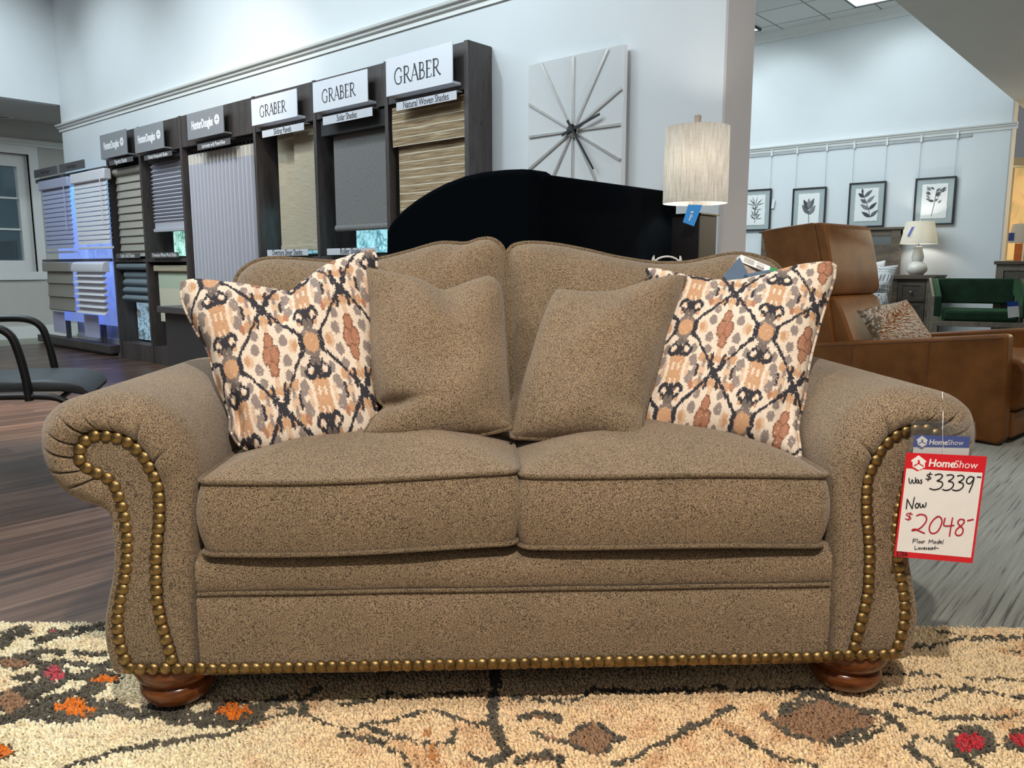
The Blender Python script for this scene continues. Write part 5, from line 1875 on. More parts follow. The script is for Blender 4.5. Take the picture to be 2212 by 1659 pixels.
cord = [ps(*tagpx(640, 200), TAGY - 0.004), ps(*tagpx(643, 120), TAGY + 0.01), ps(*tagpx(640, -20), 0.02), ps(*tagpx(640, -40), 0.03)]
MB().tube(cord, 0.0007, 5).build('cord', M['white_paper'], t)
MB().tube([ps(*tagpx(640, 200), TAGY - 0.005), ps(*tagpx(645, 360), TAGY - 0.005)], 0.0004, 5).build('cord_end', M['white_paper'], t)

RY = TAGY - 0.007
t = thing('price_card', 'red bordered price card with handwriting hanging from the right arm of the loveseat', 'price card', SO, SA)
tag_poly(MB(), [(410, 349), (925, 374), (832, 1057), (330, 1013)], RY, 0.0012).build('card', redcard, t, smooth=0)
tag_poly(MB(), [(409, 450), (448, 452), (480, 470), (514, 456), (896, 478), (822, 1021), (346, 978)], RY - 0.0004, 0.0004).build('white_field', M['white_paper'], t, smooth=0)
house(488, 414, 48, RY - 0.0006).build('logo', M['white_ink'], t, smooth=0)
house_lines(488, 414, 48, RY - 0.0012).build('logo_line', redcard, t, smooth=0)
tag_text('Home', 632, 420, 68, RY - 0.0006, 1.0, 0.22, 0.024).build('lettering', M['white_ink'], t, smooth=0)
tag_text('Show', 786, 428, 68, RY - 0.0006, 1.0, 0.22, -0.004).build('lettering', M['white_ink'], t, smooth=0)


def hand(name, polys, w, mat):
    mb = strokes_mesh([([(a, b) for a, b in p], w) for p in polys], 0, 0.0002)
    tag_mesh(mb, RY - 0.0010, lambda a, b: (a, b)).build(name, mat, t, smooth=0)


hand('handwriting', [  # Was $3339-
    [(425, 512), (428, 540), (438, 544), (446, 520), (452, 543), (464, 540), (468, 508)], [(484, 522), (474, 524), (472, 540), (482, 542), (486, 524), (490, 544)], [(508, 524), (500, 524), (502, 532), (508, 538), (504, 546), (496, 544)]], 6, M['ink'])
hand('handwriting', [[(574, 488), (552, 486), (540, 496), (556, 504), (566, 512), (552, 520), (532, 516)], [(562, 474), (546, 530)]], 6, M['ink'])
hand('handwriting', [
    [(592, 492), (622, 486), (640, 498), (622, 520), (604, 530), (634, 536), (640, 556), (620, 578), (586, 586), (558, 578)],
    [(668, 494), (696, 490), (712, 502), (694, 522), (676, 532), (702, 538), (710, 558), (690, 582), (660, 590), (640, 584)],
    [(736, 498), (762, 494), (778, 508), (760, 528), (742, 538), (768, 544), (772, 566), (750, 586), (724, 592), (704, 586)],
    [(840, 508), (816, 502), (796, 520), (796, 542), (816, 546), (836, 522), (842, 508), (832, 550), (810, 602)], [(862, 504), (886, 506)]], 8, M['ink'])
hand('handwriting', [[(408, 708), (414, 650)], [(414, 646), (446, 708)], [(446, 706), (460, 634)], [(478, 672), (466, 684), (470, 702), (484, 698), (486, 680), (476, 672)], [(494, 672), (498, 698), (510, 694), (514, 678), (520, 698), (532, 690), (534, 668)]], 7, M['ink'])
hand('handwriting', [[(448, 744), (424, 736), (408, 746), (424, 756), (438, 768), (424, 778), (402, 772)], [(436, 732), (420, 782)]], 6, M['red_ink'])
hand('handwriting', [
    [(474, 752), (500, 744), (530, 752), (538, 778), (520, 810), (486, 838), (442, 848), (462, 838), (490, 850), (524, 864)],
    [(608, 758), (584, 776), (560, 812), (556, 846), (574, 866), (604, 856), (628, 820), (636, 780), (620, 758), (600, 762)],
    [(656, 768), (648, 812), (674, 818), (712, 814)], [(704, 766), (694, 820), (684, 884)],
    [(776, 778), (752, 776), (738, 796), (752, 818), (770, 836), (766, 866), (742, 880), (722, 866), (732, 838), (760, 816), (778, 794), (776, 778)], [(800, 784), (836, 776)]], 9, M['red_ink'])
hand('handwriting', [  # Floor Model
    [(452, 902), (450, 930)], [(452, 902), (474, 902)], [(452, 914), (468, 914)], [(480, 900), (478, 926)], [(492, 914), (486, 922), (492, 928), (498, 920), (492, 914)], [(508, 914), (502, 922), (508, 928), (514, 920), (508, 914)], [(518, 928), (520, 914), (528, 914)],
    [(550, 930), (556, 906), (564, 922), (576, 906), (580, 930)], [(592, 916), (586, 924), (592, 930), (598, 922), (592, 916)], [(616, 918), (606, 920), (606, 930), (616, 928), (620, 902), (618, 930)], [(624, 922), (634, 920), (630, 914), (624, 924), (634, 930)], [(646, 906), (640, 934)],
    [(464, 946), (462, 966), (478, 966)], [(490, 956), (484, 962), (490, 968), (496, 962), (490, 956)], [(500, 956), (506, 968), (514, 954)], [(518, 962), (528, 960), (524, 955), (518, 964), (528, 968)], [(540, 956), (534, 958), (540, 964), (534, 969)], [(546, 963), (556, 961), (552, 956), (546, 965), (556, 969)],
    [(572, 957), (562, 960), (564, 969), (572, 966), (574, 956), (578, 969)], [(592, 946), (590, 970)], [(580, 958), (614, 960)]], 3.6, M['ink'])
hand('handwriting', [[(346, 986), (354, 984), (356, 992), (346, 1004), (360, 1006)], [(374, 980), (368, 1010)], [(380, 990), (388, 986), (392, 994), (380, 1006), (394, 1008)], [(408, 986), (400, 998), (404, 1008), (414, 1004), (410, 996), (402, 1000)]], 4, M['ink'])


# ------------------------------------------------------------------ open sample book tucked behind the right ikat pillow
def loc_s(p):
    q = Vector(p) - SO
    return Vector((q.dot(SD), q.dot(SN), p.z))


t = thing('sample_book', 'slate covered sample book with a white barcode edge, atop the right back cushion', 'book', SO, SA)
slate = plain('slate_cover', srgb(84, 104, 128), 0.6, var=0.06)
green = plain('label_green', srgb(34, 136, 84), 0.5)
Q = [ps(1601, 550, .52), ps(1664, 575.5, .48), ps(1661, 590, .47), ps(1596.5, 564.5, .51)]
G = [Q[1], ps(1684, 583.5, .47), ps(1680, 598, .46), Q[2]]


def slab(quad, d):
    d = Vector(d)
    vs = [tuple(p) for p in quad] + [tuple(p + d) for p in quad]
    return MB().add(vs, [(0, 1, 2, 3), (7, 6, 5, 4), (0, 4, 5, 1), (1, 5, 6, 2), (2, 6, 7, 3), (3, 7, 4, 0)])


sp0 = slab(Q, (0.0, 0.10, -0.02)).build('spine_label', M['white_paper'], t, smooth=0)
slab(G, (0.0, 0.10, -0.02)).build('green_label', green, t, smooth=0)
mb = MB()
e1, e2 = Q[1] - Q[0], Q[3] - Q[0]
nn = e1.cross(e2).normalized()
if nn.y > 0:
    nn = -nn
for a in [0.14, 0.155, 0.18, 0.20, 0.215, 0.24, 0.26, 0.285, 0.30, 0.32, 0.345, 0.36, 0.385, 0.405, 0.42, 0.445, 0.46, 0.48]:
    w = 0.006 if int(a * 1000) % 3 else 0.010
    p = [Q[0] + e1 * (a + o_) + e2 * f_ + nn * 0.0006 for o_, f_ in ((0, 0.15), (w, 0.15), (w, 0.82), (0, 0.82))]
    mb.add(p, [(0, 1, 2, 3)])
for a in np.linspace(0.58, 0.80, 6):
    for f0, f1, w in ((0.12, 0.45, 0.012), (0.55, 0.72, 0.03), (0.78, 0.90, 0.03)):
        p = [Q[0] + e1 * (a + o_) + e2 * f_ + nn * 0.0006 for o_, f_ in ((0, f0), (w, f0), (w, f1), (0, f1))]
        mb.add(p, [(0, 1, 2, 3)])
mb.build('barcode', M['ink'], sp0, smooth=0)
Cq = [ps(1598, 555, .515), ps(1619, 597, .455), ps(1582, 612, .44), ps(1562, 596, .475)]
slab(Cq, (0.0, 0.006, -0.004)).build('cover', slate, t, bevel=0.001)
Cq2 = [ps(1600, 567, .50), ps(1640, 590, .47), ps(1630, 606, .45), ps(1606, 600, .455)]
slab(Cq2, (0.0, 0.004, -0.004)).build('page', plain('photo_page', srgb(150, 134, 124), 0.5, var=0.4, scale=70), t, smooth=0)
MB().tube([ps(1612, 604, .44), ps(1640, 598, .445), ps(1662, 594, .45)], 0.013, 12).build('fabric_roll', slate, t)

# ------------------------------------------------------------------ tan leather recliner
k = NT('tan_leather', 0.5, 0, 0.2)
n1 = k.noise(k.coord(), 5, 4, 0.6)
k.color(k.ramp(n1, [(0.3, srgb(94, 57, 25)), (0.7, srgb(130, 84, 42))]))
k.bump(k.noise(k.coord(), 260, 3), 0.12, 0.001)
M['leather'] = k.m
RA = math.radians(90 + 41.371 - 138)
rx_ = Vector((math.cos(RA), math.sin(RA), 0))
ry_ = Vector((-math.sin(RA), math.cos(RA), 0))
RO = at_z(2164, 966, 0.0)


def rp(px, py, y):
    """pixel -> recliner local point on its plane at sideways distance y"""
    r = ray(px, py)
    tt = ((RO - CAMPOS).dot(ry_) + y) / r.dot(ry_)
    p = CAMPOS + r * tt - RO
    return Vector((p.dot(rx_), p.dot(ry_), p.z))


def rdep(px, py, y):
    p = rp(px, py, y)
    return (RO + rx_ * p.x + ry_ * p.y).dot(HEAD)


t = thing('recliner', 'tan leather recliner with a tall headrest, right of the loveseat', 'recliner', RO, RA)
pF, pR = rp(2172, 722, 0), rp(1762, 741, 0)
sl_ = (pF.z - pR.z) / (pF.x - pR.x)
aL = rp(1735, 745, 0).x


def ztop(x):
    return pF.z + sl_ * (x - pF.x)


arm_poly = [(aL, 0.03), (aL, ztop(aL)), (pF.x, pF.z), (pF.x + 0.012, pF.z - 0.02), (pF.x + 0.02, pF.z - 0.2), (0.004, 0.04), (-0.02, 0.005), (-0.2, 0.02)]
for y0 in (0.0, 0.70):
    a_ = MB().prism(arm_poly, y0, y0 + 0.10, 'y').build('arm', M['leather'], t, bevel=0.016, seg=3, smooth=40)
    if y0 == 0:
        mb = MB()
        for xx in (rp(1838, 800, 0).x, rp(2003, 800, 0).x):
            mb.tube([(xx, -0.001, 0.04), (xx, -0.001, ztop(xx) - 0.018), (xx, 0.018, ztop(xx) + 0.0005), (xx, 0.09, ztop(xx) + 0.0005)], 0.0028, 6)
        mb.tube([(aL, -0.0008, ztop(aL) - 0.020), (pF.x - 0.012, -0.0008, pF.z - 0.020)], 0.0025, 6)
        mb.build('seam', plain('leather_seam', srgb(96, 56, 28), 0.5), a_)
MB().prism([(aL + 0.1, 0.17), (aL + 0.1, 0.42), (-0.4, 0.445), (-0.06, 0.45), (0.02, 0.43), (0.055, 0.38), (0.06, 0.28), (0.04, 0.19), (0.0, 0.17)], 0.105, 0.695, 'y').build('seat', M['leather'], t, bevel=0.02, seg=3, smooth=50)
MB().box(aL + 0.1, 0.012, 0.11, 0.69, 0.03, 0.165).build('base', M['leather'], t, bevel=0.01, seg=3)
SH_ = [(1646, 503), (1650, 497), (1700, 489), (1752, 481), (1759, 482), (1772, 557), (1787, 640), (1800, 745), (1712, 745), (1672, 640), (1655, 560)]
HD_ = [(1757, 481), (1772, 480), (1781, 487), (1790, 530), (1798, 580), (1803, 622), (1796, 638), (1786, 640), (1771, 557)]
LB_ = [(1784, 640), (1796, 638), (1806, 645), (1824, 685), (1842, 738), (1846, 775), (1802, 775), (1796, 720)]
for nm, pts, y0, y1, bv in (('back_shell', SH_, 0.09, 0.71, 0.02), ('headrest', HD_, 0.09, 0.71, 0.022), ('lumbar_cushion', LB_, 0.115, 0.685, 0.02)):
    P = [rp(x, y, y0) for x, y in pts]
    MB().prism([(p.x, p.z) for p in P], y0, y1, 'y').build(nm, M['leather'], t, bevel=bv, seg=3, smooth=50)


def feather(p, q):
    col = np.empty(p.shape + (3,))
    col[:] = np.array(srgb(136, 82, 38)[:3])
    a = p * 0.7 + q * 0.7
    b = -p * 0.7 + q * 0.7
    wob = smooth_noise(p, q, 9, 61) * 0.10
    s1 = np.sin((b * 1.0 + np.abs(a) * 1.3) * 52 + wob * 40)
    pale = np.array(srgb(206, 202, 190)[:3])
    dens = np.clip(np.abs(a - 0.1) * 1.6, 0, 1) * 0.9 - 0.25
    m = s1 + smooth_noise(p, q, 30, 62) * 0.9 > 0.25 - dens * 1.2
    col[m] = pale
    m2 = (p < -0.55) & (smooth_noise(p, q, 18, 63) > 0.0)
    col[m2] = np.array(srgb(120, 108, 92)[:3])
    return col


def free_pillow(name, label, corners, thick, pattern, pixmap, res=70, group=None, mat=None, sag=0.04):
    """pillow from four pixel corners (x, y, depth): TL TR BR BL"""
    c = [loc_s(at_depth(*p)) for p in corners]
    cen = sum(c, Vector()) / 4

    def e(a, b):
        m = (a + b) / 2
        return [a, a * 0.75 + b * 0.25 + (cen - m) * sag, m + (cen - m) * sag * 1.4, a * 0.25 + b * 0.75 + (cen - m) * sag, b]
    px_ = [(a, b, 0) for a, b, d in corners]

    def pe(a, b):
        return [(a[0] + (b[0] - a[0]) * s, a[1] + (b[1] - a[1]) * s) for s in (0, .25, .5, .75, 1)]
    return pillow(name, label, e(c[0], c[1]), e(c[1], c[2]), e(c[3], c[2]), e(c[0], c[3]), thick, res, mat, mat, pattern,
                  dict(seams=[pe(px_[0], px_[1]), pe(px_[1], px_[2]), pe(px_[3], px_[2]), pe(px_[0], px_[3])], **pixmap) if pattern else None, group=group, seed=9)


fm_ = colmat('feather_weave', 0.9, 700, 0.2)
free_pillow('throw_pillow', 'brown throw pillow with pale frond print in the leather recliner', [(x_, y_, rdep(x_, y_, d_)) for x_, y_, d_ in ((1853, 672, 0.22), (1958, 649, 0.50), (2022, 748, 0.42), (1898, 756, 0.16))], 0.15, feather,
            dict(O=(1925, 690), P=(60, 0), Q=(0, 60)), mat=fm_)

# ------------------------------------------------------------------ framed botanical prints
FV = VR - 0.03
paper = plain('deckle_paper', srgb(238, 238, 236), 0.7, var=0.01)
matg = plain('mat_grey', srgb(172, 182, 182), 0.25, var=0.01)
leafm = [plain('leaf_wash_%d' % q, srgb(*c), 0.7, var=0.25, scale=40) for q, c in enumerate(((96, 98, 100), (66, 68, 70), (128, 130, 132)))]


def leaf(x, z, ang, ln, w, mb, off):
    d = Vector((math.cos(ang), 0, math.sin(ang)))
    n_ = Vector((-d.z, 0, d.x))
    b = Vector((x, -0.003 - off, z))
    L_, R_ = [], []
    for q in range(9):
        s = q / 8
        ww = w * math.sin(PI * s ** 0.8) * 0.5
        L_.append(b + d * ln * s + n_ * ww)
        R_.append(b + d * ln * s - n_ * ww)
    ring = L_ + R_[::-1][1:-1]
    m = len(ring)
    mb.add(ring + [p + Vector((0, 0.0008, 0)) for p in ring], [tuple(range(m))[::-1], tuple(range(m, 2 * m))] + [(i, (i + 1) % m, m + (i + 1) % m, m + i) for i in range(m)])


def botanical(kind):
    groups = [MB(), MB(), MB()]
    st = []
    r = random.Random(kind)
    if kind == 0:       # spiky sprigs in rows
        for z, n in ((0.06, 6), (-0.0, 5), (-0.07, 6), (-0.12, 5)):
            for q in range(n):
                a = PI * (0.08 + 0.84 * q / (n - 1)) if z > 0.03 else PI * (0.05 + 0.9 * q / (n - 1)) * (1 if q % 2 else 0.9)
                leaf(r.uniform(-.02, .02), z, a, 0.085 if z < 0.03 else 0.12, 0.012, groups[q % 3], q * 0.0003)
        st = [(0, -0.17), (0.0, 0.06)]
    elif kind == 1:     # five broad leaves
        for q, (x, z, a, l, w) in enumerate(((0.0, -0.06, 2.2, 0.15, 0.055), (0.01, -0.07, 1.0, 0.14, 0.06), (-0.005, 0.0, 2.05, 0.14, 0.055), (0.005, 0.0, 1.15, 0.15, 0.055), (0.0, 0.01, 1.57, 0.13, 0.045))):
            leaf(x, z, a, l, w, groups[(q * 2) % 3], q * 0.0003)
        st = [(0.012, -0.17), (0, 0.02)]
    elif kind == 2:     # curving branch
        pts = [(0.05, -0.15), (0.03, -0.06), (0.0, 0.02), (-0.03, 0.09), (-0.05, 0.14)]
        for q, (x, z) in enumerate(pts[:-1]):
            leaf(x, z, 0.75, 0.125, 0.042, groups[q % 3], q * 0.0003)
            leaf(x, z, 2.55, 0.125 if q < 2 else 0.09, 0.045, groups[(q + 1) % 3], q * 0.0003 + 0.0001)
        leaf(-0.05, 0.13, 1.7, 0.07, 0.025, groups[1], 0.002)
        st = pts
    else:               # small leaved twig
        st = [(-0.02, -0.17), (0.0, -0.04), (0.01, 0.06), (0.02, 0.13)]
        for q in range(22):
            s = r.random()
            x, z = -0.01 + 0.03 * s, -0.06 + 0.19 * s
            sd_ = 1 if q % 2 else -1
            rr = r.uniform(0.0, 0.06)
            leaf(x + sd_ * rr, z + rr * 0.4, PI / 2 - sd_ * r.uniform(0.5, 1.3), r.uniform(0.045, 0.06), 0.02, groups[q % 3], q * 0.0002)
    g = MB()
    vs, fs, mi = [], [], []
    for i, gg in enumerate(groups):
        g.add(gg.v, gg.f, i)
    s_ = MB().tube(catmull_arc([(x, -0.0035, z) for x, z in st], 16) if len(st) > 2 else [(x, -0.0035, z) for x, z in st], 0.003, 6)
    g.add(s_.v, s_.f, 1)
    return g


PICS = [(1627.5, 1667, 407, 496, 0, 'framed print of spiky sprigs nearest the pier', None), (1717, 1786, 400, 499, 1, 'framed print of five broad leaves, second from the pier', None),
        (1837, 1915, 392, 487, 2, 'framed print of a curving leafy branch, above the bed headboard', None), (1981, 2067, 379, 484, 3, 'framed print of a small leaved twig, above the white lamp', None)]
PW, PH = 0.425, 0.535
for xl_, xr_, yt, yb, kind, lab, _ in PICS:
    pr = at_v(xr_, yt + 1, FV)
    uc = pr.x - PW / 2
    zc = (pr.z + at_v(xr_, yb, FV).z) / 2
    t = thing('framed_print', lab, 'picture', (uc, FV, zc), 0, 'botanical prints on the bedroom wall')
    a, b = PW / 2, PH / 2
    mb = MB().box(-a, -a + 0.016, -0.012, 0.014, -b, b).box(a - 0.016, a, -0.012, 0.014, -b, b).box(-a + 0.016, a - 0.016, -0.012, 0.014, b - 0.016, b).box(-a + 0.016, a - 0.016, -0.012, 0.014, -b, -b + 0.016)
    mb.build('frame', M['black_metal'], t, smooth=0)
    MB().box(-a + 0.016, a - 0.016, 0.004, 0.010, -b + 0.016, b - 0.016).build('mat', matg, t, smooth=0)
    rr = random.Random(kind + 40)
    ring = []
    hw_, hh_ = 0.135, 0.195
    for (x0, z0, x1, z1) in ((-hw_, -hh_, hw_, -hh_), (hw_, -hh_, hw_, hh_), (hw_, hh_, -hw_, hh_), (-hw_, hh_, -hw_, -hh_)):
        for s in range(12):
            ring.append((x0 + (x1 - x0) * s / 12 + rr.uniform(-.0025, .0025), z0 + (z1 - z0) * s / 12 + rr.uniform(-.0025, .0025)))
    pp = MB().prism(ring, -0.002, 0.003, 'y').build('paper', paper, t, smooth=0)
    botanical(kind).build('leaf_drawing', leafm, pp, smooth=0)
    for sx in (-1, 1):
        x = sx * (a - 0.025)
        if kind == 0 and sx < 0:
            continue
        wire = MB().tube([(x, 0.008, b), (x, 0.012, ZT - 0.03 - zc)], 0.0016, 5).build('hanging_wire', plain('wire_grey', srgb(120, 124, 126), 0.4) if 'wire_grey' not in bpy.data.materials else bpy.data.materials['wire_grey'], t)
        MB().box(x - 0.012, x + 0.012, 0.004, 0.024, ZT - 0.06 - zc, ZT + 0.025 - zc).build('hook', M['white_paint'], wire, bevel=0.002)
    if kind == 0:
        MB().box(a + 0.002, a + 0.035, -0.002, 0.0, 0.04, 0.16).build('price_tag', M['white_paper'], t, smooth=0, rot=(0, 0.12, 0))

struct(MB().box(-5.6, -2.15, VR - 0.012, VR, ZT - 0.05, ZT - 0.022).build('trim_8', plain('rail_grey', srgb(176, 178, 180), 0.5), bevel=0.003))

# ------------------------------------------------------------------ bed with its pillows
rw = woodmat('rustic_wood', srgb(62, 52, 42), srgb(118, 102, 84), (0.5, 2.5, 2.5), 0.55, nscale=5)
rw2 = woodmat('rustic_wood_dark', srgb(48, 41, 35), srgb(88, 76, 64), (0.5, 2.5, 2.5), 0.55, nscale=5)
HV = VR - 0.16
hr = at_v(1947, 490, HV)
bw = 1.70
t = thing('bed', 'rustic brown wooden bed behind the tan recliner', 'bed', (hr.x - bw / 2, HV, 0))
b = bw / 2
ztop = hr.z
mb = MB().box(-b - 0.03, b + 0.03, -0.03, 0.09, ztop - 0.03, ztop)
h_ = mb.build('headboard', rw, t, bevel=0.005)
MB().box(-b, b, 0.0, 0.07, ztop - 0.10, ztop - 0.03).build('top_rail', rw, h_, bevel=0.003)
for x in (-b, b - 0.10):
    MB().box(x, x + 0.10, -0.01, 0.08, 0, ztop - 0.03).build('post', rw, h_, bevel=0.004)
MB().box(-b + 0.1, b - 0.1, 0.015, 0.055, 0.35, ztop - 0.20).build('plank_panel', rw, h_, bevel=0.003)
MB().box(-b + 0.02, b - 0.12, -2.02, -0.01, 0.22, 0.34).build('side_rail', rw2, t, bevel=0.004)
MB().box(-b + 0.05, b - 0.16, -2.0, -0.02, 0.34, 0.60).build('mattress', plain('bed_linen_dark', srgb(74, 78, 84), 0.9, var=0.1), t, bevel=0.05, seg=4)
for x in (-b + 0.05, b - 0.20):
    MB().box(x, x + 0.07, -2.0, -1.93, 0, 0.22).build('leg', rw2, t, bevel=0.003)


def dotted(p, q):
    col = np.empty(p.shape + (3,))
    col[:] = np.array(srgb(226, 226, 226)[:3])
    dk = np.array(srgb(96, 96, 98)[:3])
    zz = np.abs(((p * 5) % 1) - 0.5) * 0.5
    m = (np.abs(((q * 4 + zz * 2) % 1) - 0.5) < 0.16) & ((np.abs(q) > 0.45) & (np.abs(q) < 1.2)) & ((p * 15 % 1) < 0.75)
    m |= (np.abs(q + 0.02) < 0.24) & ((p * 4.2 % 1) < 0.30) & ((p * 8.4 % 1) > 0.12)
    col[m] = dk
    return col


bp_ = colmat('cotton_weave', 0.9, 300, 0.2)
wp_ = plain('white_cotton', srgb(232, 230, 228), 0.9, var=0.02)
free_pillow('bed_pillow', 'plain white pillow at the headboard, behind the patterned white pillow', [(1850, 572, 9.0), (1912, 563, 9.05), (1905, 640, 8.9), (1850, 650, 8.9)], 0.16, None, None, 30, mat=wp_)
free_pillow('bed_pillow', 'white pillow with dark dotted rows standing on the bed', [(1882, 576, 8.72), (1940, 573, 8.78), (1916, 641, 8.62), (1872, 632, 8.60)], 0.15, dotted,
            dict(O=(1905, 607), P=(32, 3), Q=(-9, 30)), 90, mat=bp_)
fr_ = NT('fringe_throw', 0.9)
fr_.color(fr_.ramp(fr_.noise(fr_.coord((60, 60, 3)), 3, 2), [(0.42, srgb(60, 62, 66)), (0.55, srgb(220, 220, 220))]))
free_pillow('fringed_pillow', 'black and white fringed cushion in front of the dotted pillow on the bed', [(1868, 632, 8.45), (1914, 634, 8.5), (1922, 672, 8.4), (1868, 676, 8.4)], 0.16, None, None, 30, mat=fr_.m)

# ------------------------------------------------------------------ nightstand and the white gourd lamp
NV = VR - 0.50
nl, nr = at_v(1929, 596, NV), at_v(2014, 596, NV)
nz = at_v(1970, 594, NV).z
t = thing('nightstand', 'rustic brown nightstand with knobbed drawers under the white gourd lamp', 'nightstand', ((nl.x + nr.x) / 2, NV, 0))
w2 = (nr.x - nl.x) / 2
MB().prism([(-w2 - 0.02, nz - 0.045), (-w2 - 0.045, nz - 0.012), (-w2 - 0.045, nz), (w2 + 0.045, nz), (w2 + 0.045, nz - 0.012), (w2 + 0.02, nz - 0.045)], -0.035, 0.46, 'y').build('tabletop', rw, t, bevel=0.003)
MB().box(-w2, w2, 0.012, 0.45, 0.06, nz - 0.045).build('body', rw2, t, bevel=0.003)
for x in (-w2, w2 - 0.055):
    MB().box(x, x + 0.055, -0.004, 0.03, 0, nz - 0.045).build('corner_post', rw, t, bevel=0.003)
dz = (nz - 0.12) / 3.0
for q in range(3):
    z1 = nz - 0.085 - q * dz
    z0 = z1 - dz + 0.022
    mb = MB().box(-w2 + 0.06, w2 - 0.06, 0.002, 0.012, z0, z1)
    mb.box(-w2 + 0.06, w2 - 0.06, -0.008, 0.002, z1 - 0.035, z1).box(-w2 + 0.06, w2 - 0.06, -0.008, 0.002, z0, z0 + 0.035).box(-w2 + 0.06, -w2 + 0.11, -0.008, 0.002, z0 + 0.035, z1 - 0.035).box(w2 - 0.11, w2 - 0.06, -0.008, 0.002, z0 + 0.035, z1 - 0.035)
    d_ = mb.build('drawer', rw2, t, smooth=0)
    MB().lathe([(0.0, 0), (0.006, 0.002), (0.006, 0.014), (0.014, 0.02), (0.014, 0.028), (0.0, 0.032)], 16).build('knob', plain('pewter_knob', srgb(150, 146, 138), 0.35, 0.9) if q == 0 else bpy.data.materials['pewter_knob'], d_, smooth=50, loc=(0, -0.006, (z0 + z1) / 2), rot=(PI / 2, 0, 0))

lp = at_v(1980, 588, NV + 0.22)
t = thing('table_lamp', 'white ceramic gourd lamp with a lit ivory shade on the nightstand', 'lamp', (lp.x, lp.y, nz))
S_ = lp.dot(HEAD) / FPX      # metres per pixel there
cer = NT('ivory_ceramic', 0.12, 0, 0.6)
cer.color(srgb(226, 222, 212))
MB().lathe([(12 * S_, 0), (14 * S_, 1.5 * S_), (20 * S_, 8 * S_), (20.5 * S_, 14 * S_), (17 * S_, 22 * S_), (11 * S_, 26.5 * S_), (10 * S_, 28 * S_), (11.5 * S_, 32 * S_), (12 * S_, 39 * S_), (9.5 * S_, 49 * S_), (7.5 * S_, 56 * S_), (9 * S_, 57 * S_), (9 * S_, 59 * S_), (0, 60 * S_)], 36).build('base', cer.m, t, smooth=50)
MB().tube([(0, 0, 58 * S_), (0, 0, 116 * S_)], 1.4 * S_, 8).build('stem', M['chrome'], t)
shade2 = NT('ivory_shade', 0.9, 0, 0.1)
shade2.color(srgb(240, 236, 226))
tr = shade2.n('ShaderNodeBsdfTranslucent')
tr.inputs[0].default_value = srgb(250, 246, 234)
mx = shade2.n('ShaderNodeMixShader', i_0=0.5)
shade2.l(shade2.b.outputs[0], mx.inputs[1])
shade2.l(tr.outputs[0], mx.inputs[2])
shade2.l(mx.outputs[0], shade2.t.nodes['Material Output'].inputs[0])
L = []
for r, z in ((36.5, 65), (27, 112), (26.2, 112), (35.7, 65)):
    L.append([(r * S_ * math.cos(2 * PI * q / 48), r * S_ * math.sin(2 * PI * q / 48), z * S_) for q in range(48)])
sh = MB().loops(L).build('lamp_shade', shade2.m, t, smooth=50)
MB().lathe([(0, 112 * S_), (1.6 * S_, 113 * S_), (1.6 * S_, 115 * S_), (0, 117 * S_)], 10).build('finial', M['chrome'], t)
d_ = Vector((-lp.x, -lp.y, 0)).normalized()
s_ = Vector((d_.y, -d_.x, 0))
if s_.dot(RIGHT) > 0:
    s_ = -s_
mid_ = d_ * 27.5 * S_ + s_ * 17 * S_
MB().obox(mid_ + Vector((0, 0, 90 * S_)) + d_ * 1.2 * S_, (s_ * -1 + d_ * 0.55).normalized() * 2.6 * S_, d_ * 0.2 * S_, Vector((0, 0, 10 * S_)) + s_ * -4 * S_ + d_ * -1.5 * S_).build('shade_tag', bluecard, t, smooth=0)
MB().lathe([(0.0, 78 * S_), (0.02, 80 * S_), (0.028, 86 * S_), (0.0, 92 * S_)], 16).build('bulb', bulb, t)
lamp('lamp_light', 'POINT', (lp.x, lp.y, nz + 86 * S_), 7.0, (1.0, 0.95, 0.86), shadow_soft_size=0.04)

# ------------------------------------------------------------------ green velvet armchair
k = NT('green_velvet', 0.8, 0, 0.2)
k.color(k.ramp(k.noise(k.coord(), 9, 3), [(0.3, srgb(14, 32, 20)), (0.7, srgb(26, 50, 32))]))
k.b.inputs['Sheen Weight'].default_value = 0.6
k.b.inputs['Sheen Tint'].default_value = srgb(96, 150, 100)
M['velvet'] = k.m
gwood = woodmat('greyed_wood', srgb(84, 76, 64), srgb(130, 118, 102), (2, 2, 0.6), 0.5)
gd = 7.75
gc = at_depth(2117, 690, gd)
t = thing('armchair', 'green velvet armchair with a greyed wood frame, beside the nightstand', 'armchair', (gc.x, gc.y, 0), 0.30)
wg = 0.375
MB().box(-wg + 0.05, wg - 0.05, 0.0, 0.62, 0.365, 0.475).build('seat', M['velvet'], t, bevel=0.03, seg=3)
MB().prism([(0.60, 0.52), (0.66, 0.78), (0.74, 0.78), (0.68, 0.52)], -wg, wg, 'x').build('backrest', M['velvet'], t, bevel=0.02, seg=3)
for sx in (-1, 1):
    MB().prism([(0.0, 0.41), (0.0, 0.61), (0.66, 0.78), (0.66, 0.62), (0.07, 0.52), (0.07, 0.41)], sx * wg - 0.03, sx * wg + 0.03, 'x').build('arm', M['velvet'], t, bevel=0.012)
    MB().prism([(0.0, 0.41), (0.0, 0.61), (0.66, 0.785), (0.68, 0.78), (0.68, 0.74), (0.02, 0.575), (0.02, 0.41)], sx * (wg + 0.045) - 0.012, sx * (wg + 0.045) + 0.012, 'x').build('arm_trim', gwood, t, bevel=0.002)
    for y in (0.02, 0.62):
        MB().box(sx * (wg + 0.02) - 0.03, sx * (wg + 0.02) + 0.03, y - 0.02, y + 0.03, 0, 0.41 if y < 0.1 else 0.62).build('leg', gwood, t, bevel=0.003)
